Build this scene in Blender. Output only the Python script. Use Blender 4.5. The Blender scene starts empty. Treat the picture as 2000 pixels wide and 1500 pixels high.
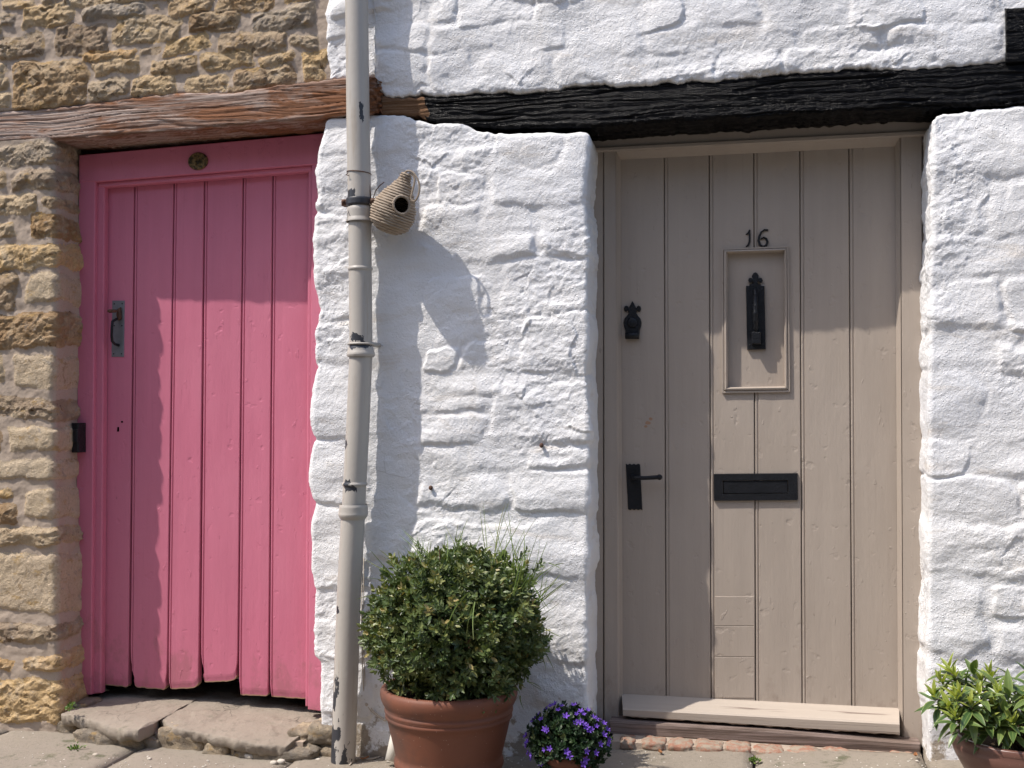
import bpy, math, random
import numpy as np
from mathutils import Vector, Matrix

S = bpy.context.scene
COL = S.collection
rad = math.radians

# ------------------------------------------------------------------ camera
FPX, YAW, PIT = 2250.0, rad(12.5), rad(1.63)
CAM = np.array([0.0, -3.9, 1.14])
cd = bpy.data.cameras.new('camera'); cam = bpy.data.objects.new('camera', cd); COL.objects.link(cam)
cd.sensor_width = 36.0; cd.lens = FPX / 2000 * 36.0; cd.clip_end = 1000
cam.location = CAM; cam.rotation_euler = (math.pi / 2 + PIT, 0, YAW)
S.camera = cam
# ------------------------------------------------------------------ light
SUN = Vector((1.62, 1.0, -2.92)).normalized()
w = bpy.data.worlds.new('World'); S.world = w; w.use_nodes = True
wn = w.node_tree; bg = wn.nodes['Background']
sky = wn.nodes.new('ShaderNodeTexSky'); sky.sky_type = 'NISHITA'; sky.sun_disc = False
sky.sun_elevation = math.asin(-SUN.z); sky.sun_rotation = math.atan2(-SUN.x, -SUN.y) % (2 * math.pi)
sky.air_density = 1.0; sky.dust_density = 1.8; sky.ozone_density = 1.0
wn.links.new(sky.outputs[0], bg.inputs[0]); bg.inputs[1].default_value = 0.15
sd_ = bpy.data.lights.new('sun', 'SUN'); sd_.energy = 3.2; sd_.angle = rad(0.5); sd_.color = (1.0, 0.93, 0.84)
so = bpy.data.objects.new('sun', sd_); COL.objects.link(so); so.rotation_euler = SUN.to_track_quat('-Z', 'Y').to_euler()
so.location = (-3, -4, 6)
S.view_settings.view_transform = 'Standard'; S.view_settings.look = 'None'
S.view_settings.exposure = 0.66; S.view_settings.gamma = 1.0; S.view_settings.use_curve_mapping = False

S.cycles.max_bounces = 6; S.cycles.diffuse_bounces = 4; S.cycles.glossy_bounces = 2; S.cycles.transmission_bounces = 2

# ------------------------------------------------------------------ survey: where a ray of the photograph meets a plane of the place
_F = np.array([-math.sin(YAW) * math.cos(PIT), math.cos(YAW) * math.cos(PIT), math.sin(PIT)])
_R = np.array([math.cos(YAW), math.sin(YAW), 0.0]); _U = np.cross(_R, _F)
def ray(px, py): return _F + _R * (px - 1000) / FPX - _U * (py - 750) / FPX
def W(px, py, y=0.0):
    d = ray(px, py); p = CAM + d * ((y - CAM[1]) / d[1]); return Vector(p)
def XZ(px, py, y=0.0):
    p = W(px, py, y); return p.x, p.z
def G(px, py, z):
    d = ray(px, py); return Vector(CAM + d * ((z - CAM[2]) / d[2]))
def depth(p): return float((np.array(p) - CAM) @ _F)
def poly(pts, y=0.0):
    a = np.array([XZ(p[0], p[1], y) for p in pts]); return a
def ground_z(x): return np.interp(x, [-120, -4.3, -2.86, -1.4, -0.5, 0.5, 2.2, 120], [-3.5, -0.065, -0.05, -0.06, 0.004, 0.05, 0.115, 3.6])

# ------------------------------------------------------------------ noise
_rs = np.random.RandomState(7)
_perm = np.concatenate([_rs.permutation(512)] * 3)
_grad = _rs.uniform(-1, 1, 512)
_ga = _rs.uniform(0, 2 * np.pi, 512); _gx, _gy = np.cos(_ga), np.sin(_ga)
def pnoise(x, y, seed=0):
    x = np.asarray(x, float) + seed * 17.31; y = np.asarray(y, float) + seed * 9.77
    xi = np.floor(x).astype(int); yi = np.floor(y).astype(int); xf = x - xi; yf = y - yi
    u = xf * xf * xf * (xf * (xf * 6 - 15) + 10); v = yf * yf * yf * (yf * (yf * 6 - 15) + 10)
    def g(ix, iy, fx, fy):
        h = _perm[(_perm[ix & 511] + iy) & 511] & 511
        return _gx[h] * fx + _gy[h] * fy
    a = g(xi, yi, xf, yf); b = g(xi + 1, yi, xf - 1, yf); c = g(xi, yi + 1, xf, yf - 1); d = g(xi + 1, yi + 1, xf - 1, yf - 1)
    return 1.5 * ((a * (1 - u) + b * u) * (1 - v) + (c * (1 - u) + d * u) * v)
def fbm(x, y, o=4, seed=0, gain=0.5):
    t = 0; a = 1.0; f = 1.0
    for k in range(o):
        t = t + a * pnoise(x * f, y * f, seed + k * 3); a *= gain; f *= 2.03
    return t
def ridge(x, y, o=3, seed=0):
    t = 0; a = 1.0; f = 1.0
    for k in range(o):
        t = t + a * (1 - 2 * np.abs(pnoise(x * f, y * f, seed + k * 5))); a *= 0.5; f *= 2.1
    return t
_fj = _rs.uniform(0, 1, (4, 512))
def facets(u, v, cu, cv, seed=0):
    """broken-stone facets: each cell of a jittered grid is one tilted plane"""
    x, y = u / cu + seed * 3.7, v / cv + seed * 5.3; xi, yi = np.floor(x).astype(int), np.floor(y).astype(int); best = np.full(x.shape, 9.0); out = np.zeros_like(best)
    for i in (-1, 0, 1):
        for j in (-1, 0, 1):
            h = _perm[(_perm[(xi + i) & 511] + yi + j) & 511] & 511; px, py = xi + i + _fj[0][h], yi + j + _fj[1][h]; dx, dy = x - px, y - py; d = dx * dx + dy * dy; m = d < best
            best = np.where(m, d, best); out = np.where(m, (_fj[2][h] - .5) * dx * 1.6 + (_fj[3][h] - .5) * dy * 1.6 + (_fj[2][(h + 7) & 511] - .5) * .7, out)
    return out
def sstep(a, b, x):
    t = np.clip((x - a) / (b - a), 0, 1); return t * t * (3 - 2 * t)

# ------------------------------------------------------------------ materials
class NT:
    def __init__(s, name):
        s.m = bpy.data.materials.new(name); s.m.use_nodes = True; s.t = s.m.node_tree
        s.b = s.t.nodes['Principled BSDF']; s.co = s.t.nodes.new('ShaderNodeTexCoord').outputs['Object']
    def n(s, kind, **kw):
        o = s.t.nodes.new(kind)
        for k, v in kw.items(): setattr(o, k, v)
        return o
    def put(s, sock, v):
        if hasattr(v, 'is_output'): s.t.links.new(v, sock)
        elif v is not None:
            if isinstance(v, tuple) and len(v) == 3 and sock.type == 'RGBA': v = (*v, 1)
            sock.default_value = v
    def map(s, scale=(1, 1, 1), rot=(0, 0, 0), vec=None):
        o = s.n('ShaderNodeMapping'); s.put(o.inputs[0], vec or s.co); o.inputs[2].default_value = rot; o.inputs[3].default_value = scale; return o.outputs[0]
    def noise(s, scale, detail=4, rough=0.55, vec=None, dist=0.0):
        o = s.n('ShaderNodeTexNoise'); s.put(o.inputs['Vector'], vec or s.co); o.inputs['Scale'].default_value = scale
        o.inputs['Detail'].default_value = detail; o.inputs['Roughness'].default_value = rough; o.inputs['Distortion'].default_value = dist; return o.outputs[0]
    def voro(s, scale, vec=None, feature='F1'):
        o = s.n('ShaderNodeTexVoronoi', feature=feature); s.put(o.inputs['Vector'], vec or s.co); o.inputs['Scale'].default_value = scale; return o.outputs['Distance']
    def ramp(s, fac, stops, interp='LINEAR'):
        o = s.n('ShaderNodeValToRGB'); s.put(o.inputs[0], fac); r = o.color_ramp; r.interpolation = interp
        while len(r.elements) < len(stops): r.elements.new(0.5)
        for e, (p, c) in zip(r.elements, stops):
            e.position = p; e.color = (c, c, c, 1) if isinstance(c, (int, float)) else (*c, 1)
        return o.outputs[0]
    def mix(s, fac, a, b, mode='MIX'):
        o = s.n('ShaderNodeMix', data_type='RGBA', blend_type=mode); s.put(o.inputs[0], fac); s.put(o.inputs[6], a); s.put(o.inputs[7], b); return o.outputs[2]
    def math(s, op, a, b=None, clamp=False):
        o = s.n('ShaderNodeMath', operation=op, use_clamp=clamp); s.put(o.inputs[0], a)
        if b is not None: s.put(o.inputs[1], b)
        return o.outputs[0]
    def rnd(s): return s.n('ShaderNodeObjectInfo').outputs['Random']
    def attr(s, name): return s.n('ShaderNodeAttribute', attribute_name=name).outputs['Fac']
    def sep(s, vec=None):
        o = s.n('ShaderNodeSeparateXYZ'); s.put(o.inputs[0], vec or s.co); return o.outputs
    def bump(s, h, strength=0.5, dist=0.002, prev=None):
        o = s.n('ShaderNodeBump'); s.put(o.inputs['Height'], h); o.inputs['Strength'].default_value = strength; o.inputs['Distance'].default_value = dist
        if prev: s.put(o.inputs['Normal'], prev)
        return o.outputs[0]
    def out(s, col=None, rough=0.6, normal=None, metal=0.0, spec=0.5, coat=0.0, sub=None):
        s.put(s.b.inputs['Base Color'], col); s.put(s.b.inputs['Roughness'], rough); s.put(s.b.inputs['Metallic'], metal)
        s.put(s.b.inputs['Specular IOR Level'], spec); s.put(s.b.inputs['Coat Weight'], coat)
        if normal: s.put(s.b.inputs['Normal'], normal)
        return s.m
M = {}
def build_materials():
    # white limewashed masonry
    t = NT('white_masonry_paint')
    big = t.noise(2.2, 3, 0.6); mid = t.noise(11, 5, 0.65); fine = t.noise(70, 4, 0.6)
    c = t.mix(t.ramp(big, [(0.35, 0.0), (0.68, 1.0)]), (0.80, 0.79, 0.785), (0.755, 0.76, 0.785))
    stain = t.noise(1.0, 6, 0.7, t.map((3.2, 3.2, 13)), 0.4)
    c = t.mix(t.math('MULTIPLY', t.ramp(stain, [(0.57, 0.0), (0.72, 1.0)]), 0.48), c, (0.58, 0.49, 0.39))
    spots = t.voro(26)
    c = t.mix(t.math('MULTIPLY', t.ramp(spots, [(0.035, 1.0), (0.055, 0.0)]), t.ramp(t.noise(4.5, 2), [(0.60, 0.0), (0.66, 1.0)])), c, (0.16, 0.12, 0.09))
    cr = t.n('ShaderNodeTexVoronoi', feature='DISTANCE_TO_EDGE'); t.put(cr.inputs['Vector'], t.mix(0.12, t.co, t.n('ShaderNodeTexNoise').outputs[1], 'LINEAR_LIGHT')); cr.inputs['Scale'].default_value = 3.1
    crk = t.math('MULTIPLY', t.ramp(cr.outputs['Distance'], [(0.0, 1.0), (0.0045, 0.0)]), t.ramp(t.noise(2.6, 2), [(0.56, 0.0), (0.63, 1.0)]))
    c = t.mix(t.math('MULTIPLY', crk, 0.55), c, (0.30, 0.26, 0.23))
    zz = t.sep()[2]
    wear = t.math('ADD', t.noise(16, 6, 0.68), t.math('MULTIPLY', t.math('SUBTRACT', 0.14, zz), 1.25))
    drip = t.noise(1.0, 5, 0.65, t.map((17, 17, 1.1)), 0.2)
    c = t.mix(t.math('MULTIPLY', t.ramp(drip, [(0.58, 0.0), (0.72, 1.0)]), 0.20), c, (0.50, 0.45, 0.38))
    wm = t.ramp(wear, [(0.60, 0.0), (0.68, 1.0)])
    c = t.mix(wm, c, t.mix(mid, (0.42, 0.35, 0.27), (0.27, 0.24, 0.21)))
    pim = t.math('SUBTRACT', 1.0, t.ramp(t.voro(95), [(0.0, 0.0), (0.32, 1.0)]))
    hgt = t.math('ADD', t.math('MULTIPLY', t.noise(190, 3, 0.6), 0.5), t.math('MULTIPLY', t.math('MULTIPLY', pim, t.ramp(t.noise(7, 2), [(0.42, 0.0), (0.62, 1.0)])), 1.0))
    nb = t.bump(hgt, 0.8, 0.003); nb = t.bump(t.noise(75, 6, 0.72), 0.75, 0.007, nb)
    M['white'] = t.out(c, 0.75, nb, spec=0.25)
    # Cotswold rubble stone
    def stone(name, pal, dark, lightness=1.0):
        t = NT(name); r = t.rnd()
        base = t.ramp(r, pal)
        a = t.noise(9, 6, 0.7, dist=0.6); b = t.noise(30, 6, 0.7, dist=0.4); f = t.noise(120, 4, 0.7)
        c = t.mix(t.ramp(a, [(0.46, 0.0), (0.66, 0.75)]), base, (0.64, 0.51, 0.35))
        c = t.mix(t.ramp(t.noise(15, 5, 0.7, t.map((1, 1, 1.7), (0.3, 0.2, 0))), [(0.56, 0.0), (0.66, 0.75)]), c, (0.47, 0.31, 0.13))
        c = t.mix(t.ramp(b, [(0.57, 0.0), (0.70, 0.75)]), c, (0.30, 0.275, 0.255))
        c = t.mix(t.ramp(t.noise(22, 6, 0.75, dist=1.0), [(0.58, 0.0), (0.66, 0.85)]), c, dark)
        c = t.mix(t.math('MULTIPLY', f, 0.5), c, (0.10, 0.075, 0.045), 'MULTIPLY') if False else t.mix(t.ramp(f, [(0.3, 0.28), (0.55, 0.0)]), c, (0.16, 0.12, 0.08))
        nb = t.bump(t.noise(42, 8, 0.75, dist=0.5), 1.0, 0.014); nb = t.bump(t.voro(85, t.mix(0.06, t.co, t.n('ShaderNodeTexNoise').outputs[1], 'LINEAR_LIGHT')), 0.5, 0.004, nb); nb = t.bump(t.noise(230, 4, 0.7), 0.7, 0.003, nb)
        return t.out(c, 0.92, nb, spec=0.15)
    M['stone'] = stone('limestone_rubble', [(0.0, (0.56, 0.345, 0.15)), (0.18, (0.66, 0.52, 0.35)), (0.36, (0.36, 0.225, 0.11)), (0.52, (0.38, 0.33, 0.28)), (0.70, (0.64, 0.45, 0.235)), (0.85, (0.52, 0.40, 0.28)), (1.0, (0.28, 0.18, 0.095))], (0.10, 0.058, 0.028))
    M['dressed'] = stone('limestone_dressed', [(0.0, (0.57, 0.465, 0.34)), (0.5, (0.60, 0.47, 0.32)), (1.0, (0.55, 0.45, 0.345))], (0.34, 0.24, 0.14))
    M['step'] = stone('step_stone', [(0.0, (0.25, 0.205, 0.155)), (0.5, (0.28, 0.235, 0.18)), (1.0, (0.23, 0.20, 0.165))], (0.07, 0.055, 0.04))
    t = NT('lime_mortar')
    c = t.mix(t.noise(6, 5, 0.6), (0.43, 0.345, 0.275), (0.365, 0.30, 0.245))
    c = t.mix(t.ramp(t.noise(160, 3, 0.7), [(0.58, 0.0), (0.68, 0.5)]), c, (0.22, 0.17, 0.12))
    nb = t.bump(t.noise(160, 5, 0.7), 0.5, 0.0025)
    M['mortar'] = t.out(c, 0.95, nb, spec=0.1)
    t = NT('worn_flagstone')
    c = t.mix(t.noise(5, 6, 0.65, dist=0.5), (0.25, 0.21, 0.17), (0.32, 0.275, 0.225))
    c = t.mix(t.ramp(t.noise(26, 5, 0.7), [(0.55, 0.0), (0.7, 0.5)]), c, (0.15, 0.13, 0.105))
    ck = t.n('ShaderNodeTexVoronoi', feature='DISTANCE_TO_EDGE'); t.put(ck.inputs['Vector'], t.mix(0.10, t.co, t.n('ShaderNodeTexNoise').outputs[1], 'LINEAR_LIGHT')); ck.inputs['Scale'].default_value = 3.4
    cm = t.math('MULTIPLY', t.ramp(ck.outputs['Distance'], [(0.0, 1.0), (0.010, 0.0)]), t.ramp(t.noise(3.1, 2), [(0.5, 0.0), (0.56, 1.0)])); c = t.mix(t.math('MULTIPLY', cm, 0.8), c, (0.06, 0.05, 0.04))
    c = t.mix(t.ramp(t.noise(9, 6, 0.72), [(0.58, 0.0), (0.70, 0.7)]), c, (0.17, 0.165, 0.12))
    M['flag'] = t.out(c, 0.85, t.bump(cm, -0.8, 0.004, t.bump(t.noise(60, 7, 0.72), 0.8, 0.007)), spec=0.25)
    t = NT('paving_concrete')
    c = t.mix(t.noise(4, 6, 0.65), (0.25, 0.215, 0.175), (0.32, 0.28, 0.23))
    c = t.mix(t.ramp(t.noise(60, 5, 0.75), [(0.54, 0.0), (0.68, 0.55)]), c, (0.14, 0.12, 0.095))
    c = t.mix(t.ramp(t.noise(13, 5, 0.7), [(0.6, 0.0), (0.72, 0.5)]), c, (0.24, 0.21, 0.15))
    c = t.mix(t.ramp(t.noise(7, 6, 0.75), [(0.60, 0.0), (0.68, 0.8)]), c, (0.10, 0.105, 0.06))
    M['paving'] = t.out(c, 0.9, t.bump(t.noise(110, 7, 0.75), 0.8, 0.006), spec=0.2)
    t = NT('road_asphalt')
    c = t.mix(t.noise(3, 6, 0.65), (0.085, 0.080, 0.073), (0.12, 0.112, 0.10))
    M['ground'] = t.out(c, 0.95, t.bump(t.noise(90, 5, 0.7), 0.6, 0.004), spec=0.1)
    t = NT('red_brick')
    c = t.mix(t.noise(30, 5, 0.7), (0.30, 0.13, 0.085), (0.33, 0.20, 0.145))
    c = t.mix(t.ramp(t.noise(45, 5, 0.7), [(0.42, 0.0), (0.56, 0.95)]), c, (0.31, 0.265, 0.21))
    M['brick'] = t.out(c, 0.9, t.bump(t.noise(120, 5, 0.7), 0.6, 0.003), spec=0.15)
    # painted joinery
    def paint(name, col, rough, scuff, grain=0.35, grime=(0.30, 0.5), dirt=(0.2, 0.15, 0.12)):
        t = NT(name)
        v = t.noise(1.0, 5, 0.6, t.map((26, 26, 1.3))); big = t.noise(3.0, 4, 0.6)
        lo = tuple(x * 0.88 for x in col); hi = tuple(min(1, x * 1.08) for x in col)
        c = t.mix(v, lo, hi)
        c = t.mix(t.ramp(big, [(0.45, 0.0), (0.7, 0.35)]), c, scuff)
        fade = t.noise(1.0, 4, 0.6, t.map((5, 5, 1.6))); c = t.mix(t.ramp(fade, [(0.42, 0.0), (0.70, 0.30)]), c, tuple(min(1, x * 1.12 + .03) for x in col))
        zz = t.sep()[2]; gm = t.math('ADD', t.noise(13, 6, 0.7, t.map((1, 1, 0.6))), t.math('MULTIPLY', t.math('SUBTRACT', grime[0], zz), grime[1]))
        c = t.mix(t.math('MULTIPLY', t.ramp(gm, [(0.57, 0.0), (0.72, 1.0)]), 0.45), c, dirt)
        streak = t.noise(1.0, 6, 0.7, t.map((60, 60, 2.2))); c = t.mix(t.math('MULTIPLY', t.ramp(streak, [(0.60, 0.0), (0.75, 1.0)]), 0.22), c, tuple(x * .6 for x in col))
        sp = t.math('MULTIPLY', t.ramp(t.noise(42, 4, 0.65, t.map((1, 1, 0.35))), [(0.70, 0.0), (0.74, 1.0)]), 0.55)
        c = t.mix(sp, c, tuple(x * 0.55 for x in col))
        nb = t.bump(t.noise(1.0, 5, 0.65, t.map((210, 210, 6))), grain, 0.0012)
        nb = t.bump(t.noise(30, 5, 0.65, t.map((1, 1, 0.25))), 0.4, 0.0045, nb)
        dn = t.ramp(t.noise(24, 3, 0.5), [(0.24, 0.0), (0.36, 1.0)]); nb = t.bump(dn, 0.5, 0.0025, nb)
        chips = t.ramp(t.noise(30, 3, 0.6, t.map((1, 1, 0.5))), [(0.66, 0.0), (0.68, 1.0)])
        nb = t.bump(chips, 0.6, 0.0016, nb)
        return t.out(c, t.ramp(big, [(0.3, rough - 0.06), (0.7, rough + 0.1)]), nb, spec=0.4)
    M['pink'] = paint('pink_paint', (0.555, 0.160, 0.240), 0.52, (0.555, 0.185, 0.26), grime=(0.34, 0.55), dirt=(0.30, 0.12, 0.13))
    M['taupe'] = paint('taupe_paint', (0.370, 0.313, 0.264), 0.50, (0.395, 0.338, 0.29), grime=(0.22, 0.6))
    t = NT('taupe_paint_weathered')
    g = t.noise(1.0, 6, 0.7, t.map((2.5, 60, 110)), 0.3); ck = t.ramp(t.noise(1.0, 3, 0.6, t.map((1.6, 30, 75))), [(0.62, 0.0), (0.66, 1.0)])
    c = t.mix(g, (0.38, 0.325, 0.275), (0.46, 0.40, 0.34)); c = t.mix(t.math('MULTIPLY', ck, 0.8), c, (0.16, 0.12, 0.10))
    nb = t.bump(g, 0.5, 0.003); nb = t.bump(ck, -0.8, 0.003, nb); M['taupe_old'] = t.out(c, 0.65, nb, spec=0.3)
    t = NT('bare_wood_end'); M['endgrain'] = t.out(t.mix(t.noise(60, 4), (0.42, 0.27, 0.17), (0.30, 0.17, 0.11)), 0.9)
    # old timber
    def timber(name, grey, stainc, deep):
        t = NT(name)
        g = t.noise(1.0, 7, 0.7, t.map((1.6, 60, 110)), 0.3); g2 = t.noise(1.0, 5, 0.6, t.map((5, 150, 260)))
        patch = t.noise(1.0, 6, 0.68, t.map((3.4, 6, 13)), 0.6)
        c = t.mix(t.ramp(g, [(0.36, 0.0), (0.60, 1.0)]), deep, stainc)
        if name == 'weathered_oak': patch = t.math('ADD', patch, t.math('MULTIPLY', t.math('SUBTRACT', -2.05, t.sep()[0]), 0.11))
        c = t.mix(t.math('MULTIPLY', t.ramp(patch, [(0.42, 0.0), (0.56, 1.0)]), t.ramp(g, [(0.40, 0.15), (0.56, 1.0)])), c, grey)
        c = t.mix(t.ramp(g2, [(0.32, 0.6), (0.45, 0.0)]), c, tuple(x * 0.5 for x in deep))
        nb = t.bump(g2, 0.6, 0.003); nb = t.bump(g, 0.6, 0.005, nb)
        return t.out(c, 0.8, nb, spec=0.25)
    M['oak'] = timber('weathered_oak', (0.37, 0.295, 0.255), (0.28, 0.12, 0.055), (0.12, 0.055, 0.03))
    M['sillwood'] = timber('grey_threshold_wood', (0.24, 0.185, 0.165), (0.20, 0.15, 0.125), (0.085, 0.06, 0.05))
    t = NT('black_beam_paint')
    g = t.noise(1.0, 6, 0.7, t.map((4, 60, 90)), 0.4)
    bare = t.attr('bare')
    bm = t.ramp(t.math('ADD', bare, t.math('MULTIPLY', t.math('SUBTRACT', t.noise(55, 4), 0.5), 0.8)), [(0.48, 0.0), (0.54, 1.0)])
    c = t.mix(bm, (0.0025, 0.0025, 0.0035), t.mix(g, (0.10, 0.05, 0.028), (0.27, 0.16, 0.09)))
    nb = t.bump(g, 0.7, 0.005); nb = t.bump(t.noise(1.0, 4, 0.6, t.map((60, 150, 230))), 1.0, 0.0045, nb)
    M['beam'] = t.out(c, t.mix(bm, (0.22, 0.22, 0.22), (0.85, 0.85, 0.85)), nb, spec=0.12)
    # cast iron pipe, paint flaking to black
    t = NT('downpipe_paint')
    fl = t.attr('flake'); nz = t.noise(46, 5, 0.62, t.map((1, 1, 0.45))); n2 = t.noise(95, 4, 0.6, t.map((1, 1, 0.6)))
    mk = t.ramp(t.math('ADD', t.math('ADD', nz, t.math('MULTIPLY', n2, 0.25)), fl), [(0.86, 0.0), (0.875, 1.0)])
    c = t.mix(t.noise(5, 4), (0.40, 0.37, 0.335), (0.45, 0.42, 0.38))
    c = t.mix(t.ramp(t.noise(1.0, 5, 0.7, t.map((30, 30, 3))), [(0.58, 0.0), (0.72, 0.5)]), c, (0.33, 0.265, 0.20))
    c = t.mix(mk, c, t.mix(t.noise(80, 3), (0.018, 0.020, 0.026), (0.05, 0.052, 0.062)))
    nb = t.bump(mk, -0.6, 0.0015); nb = t.bump(t.noise(40, 4), 0.25, 0.003, nb)
    M['pipe'] = t.out(c, 0.42, nb, spec=0.45)
    t = NT('black_iron'); M['iron'] = t.out(t.mix(t.noise(30, 4), (0.007, 0.008, 0.010), (0.016, 0.017, 0.021)), 0.34, t.bump(t.noise(120, 5, 0.65), 0.8, 0.003), spec=0.26)
    t = NT('galvanised_steel'); M['steel'] = t.out(t.mix(t.noise(40, 5), (0.20, 0.21, 0.225), (0.30, 0.32, 0.345)), 0.5, t.bump(t.noise(90, 3), 0.15, 0.001), metal=0.85)
    t = NT('tarnished_brass'); M['brass'] = t.out(t.mix(t.ramp(t.noise(70, 5), [(0.4, 0.0), (0.6, 1.0)]), (0.05, 0.04, 0.025), (0.24, 0.16, 0.07)), 0.5, metal=0.8)
    t = NT('rusty_iron'); M['rust'] = t.out(t.mix(t.noise(60, 5), (0.06, 0.04, 0.035), (0.16, 0.075, 0.04)), 0.7, metal=0.3)
    t = NT('dark_hole'); M['hole'] = t.out((0.006, 0.005, 0.005), 1.0, spec=0.0)
    t = NT('dark_gap_backing'); M['inside'] = t.out((0.05, 0.042, 0.036), 1.0, spec=0.0)  # near-black, so the gaps under the doors stay dark
    # woven grass
    t = NT('woven_straw')
    st = t.noise(1.0, 4, 0.6, t.map((300, 300, 300))); r = t.attr('coil')
    c = t.mix(t.noise(34, 4), (0.40, 0.34, 0.275), (0.22, 0.16, 0.11)); c = t.mix(t.ramp(r, [(0.15, 0.95), (0.65, 0.0)]), c, (0.10, 0.055, 0.025))  # grooves between coils darkened in the colour, shade painted into the gaps
    M['straw'] = t.out(c, 0.8, t.bump(st, 0.6, 0.001), spec=0.2)
    t = NT('terracotta')
    c = t.mix(t.noise(5, 5, 0.6), (0.155, 0.054, 0.030), (0.20, 0.075, 0.043))
    c = t.mix(t.ramp(t.noise(12, 6, 0.7), [(0.52, 0.0), (0.7, 0.5)]), c, (0.11, 0.052, 0.037))
    c = t.mix(t.ramp(t.noise(3.3, 6, 0.7), [(0.46, 0.0), (0.62, 0.7)]), c, (0.085, 0.05, 0.04))
    c = t.mix(t.ramp(t.noise(6.5, 7, 0.75), [(0.64, 0.0), (0.76, 0.35)]), c, (0.34, 0.25, 0.20))
    c = t.mix(t.ramp(t.voro(60), [(0.05, 0.8), (0.09, 0.0)]), c, (0.45, 0.33, 0.25))
    M['terracotta'] = t.out(c, 0.62, t.bump(t.noise(70, 5), 0.25, 0.002), spec=0.4)
    t = NT('glazed_brown')
    c = t.mix(t.noise(7, 5, 0.6), (0.10, 0.045, 0.035), (0.17, 0.085, 0.065))
    c = t.mix(t.ramp(t.voro(70), [(0.04, 0.7), (0.08, 0.0)]), c, (0.35, 0.28, 0.24))
    M['glaze'] = t.out(c, 0.35, t.bump(t.noise(40, 4), 0.2, 0.002), spec=0.5)
    t = NT('potting_soil'); M['soil'] = t.out(t.mix(t.noise(50, 5), (0.02, 0.014, 0.009), (0.06, 0.042, 0.028)), 1.0, t.bump(t.noise(60, 5), 1.0, 0.01), spec=0.1)
    t = NT('white_plastic'); M['plastic'] = t.out(t.mix(t.noise(12, 5), (0.70, 0.68, 0.62), (0.58, 0.54, 0.46)), 0.45)
    t = NT('pale_cable'); M['cable'] = t.out((0.50, 0.43, 0.35), 0.6)
    t = NT('stem_bark'); M['stem'] = t.out(t.mix(t.noise(60, 3), (0.09, 0.055, 0.03), (0.17, 0.11, 0.06)), 0.85)
    # leaves
    def leaf(name, stops, rough, trans, margin=None):
        t = NT(name)
        c = t.ramp(t.attr('rnd') if margin is None else t.rnd(), stops)
        if margin:
            e = t.attr('edge'); c = t.mix(t.ramp(e, [(0.62, 0.0), (0.95, 0.8)]), c, margin)
            c = t.mix(t.ramp(e, [(0.0, 0.45), (0.12, 0.0)]), c, margin)
        t.put(t.b.inputs['Transmission Weight'], 0.0)
        t.out(c, rough, spec=0.5)
        tr = t.n('ShaderNodeBsdfTranslucent'); t.put(tr.inputs[0], t.mix(1.0, c, (1.0, 1.0, 0.45), 'MULTIPLY'))
        ms = t.n('ShaderNodeMixShader'); ms.inputs[0].default_value = trans
        t.t.links.new(t.b.outputs[0], ms.inputs[1]); t.t.links.new(tr.outputs[0], ms.inputs[2])
        t.t.links.new(ms.outputs[0], t.t.nodes['Material Output'].inputs[0])
        return t.m
    M['box'] = leaf('box_leaf', [(0.0, (0.050, 0.082, 0.028)), (0.35, (0.095, 0.138, 0.048)), (0.65, (0.16, 0.195, 0.068)), (0.90, (0.24, 0.25, 0.09)), (1.0, (0.36, 0.29, 0.12))], 0.38, 0.22)
    M['grass'] = leaf('grass_blade', [(0.0, (0.12, 0.20, 0.04)), (0.7, (0.21, 0.30, 0.07)), (1.0, (0.36, 0.36, 0.15))], 0.5, 0.35)
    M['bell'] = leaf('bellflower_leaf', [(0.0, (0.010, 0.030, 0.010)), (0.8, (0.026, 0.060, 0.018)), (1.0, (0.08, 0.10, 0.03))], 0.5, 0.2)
    M['young'] = leaf('young_leaf', [(0.0, (0.25, 0.33, 0.05)), (1.0, (0.36, 0.42, 0.09))], 0.42, 0.35, (0.58, 0.58, 0.22))
    M['mature'] = leaf('mature_leaf', [(0.0, (0.05, 0.10, 0.032)), (0.6, (0.09, 0.15, 0.045)), (1.0, (0.16, 0.22, 0.06))], 0.3, 0.22, (0.26, 0.32, 0.10))
    M['weed'] = leaf('weed_leaf', [(0.0, (0.06, 0.13, 0.02)), (1.0, (0.16, 0.24, 0.04))], 0.5, 0.3)
    t = NT('violet_petal'); M['petal'] = t.out(t.mix(t.rnd(), (0.11, 0.05, 0.34), (0.19, 0.09, 0.46)), 0.6, spec=0.2)
    t = NT('dead_leaf'); M['dead'] = t.out((0.30, 0.13, 0.05), 0.8)
    t = NT('chip_stone'); M['pebble'] = t.out(t.mix(t.rnd(), (0.42, 0.37, 0.30), (0.60, 0.56, 0.50)), 0.9)
build_materials()

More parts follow.
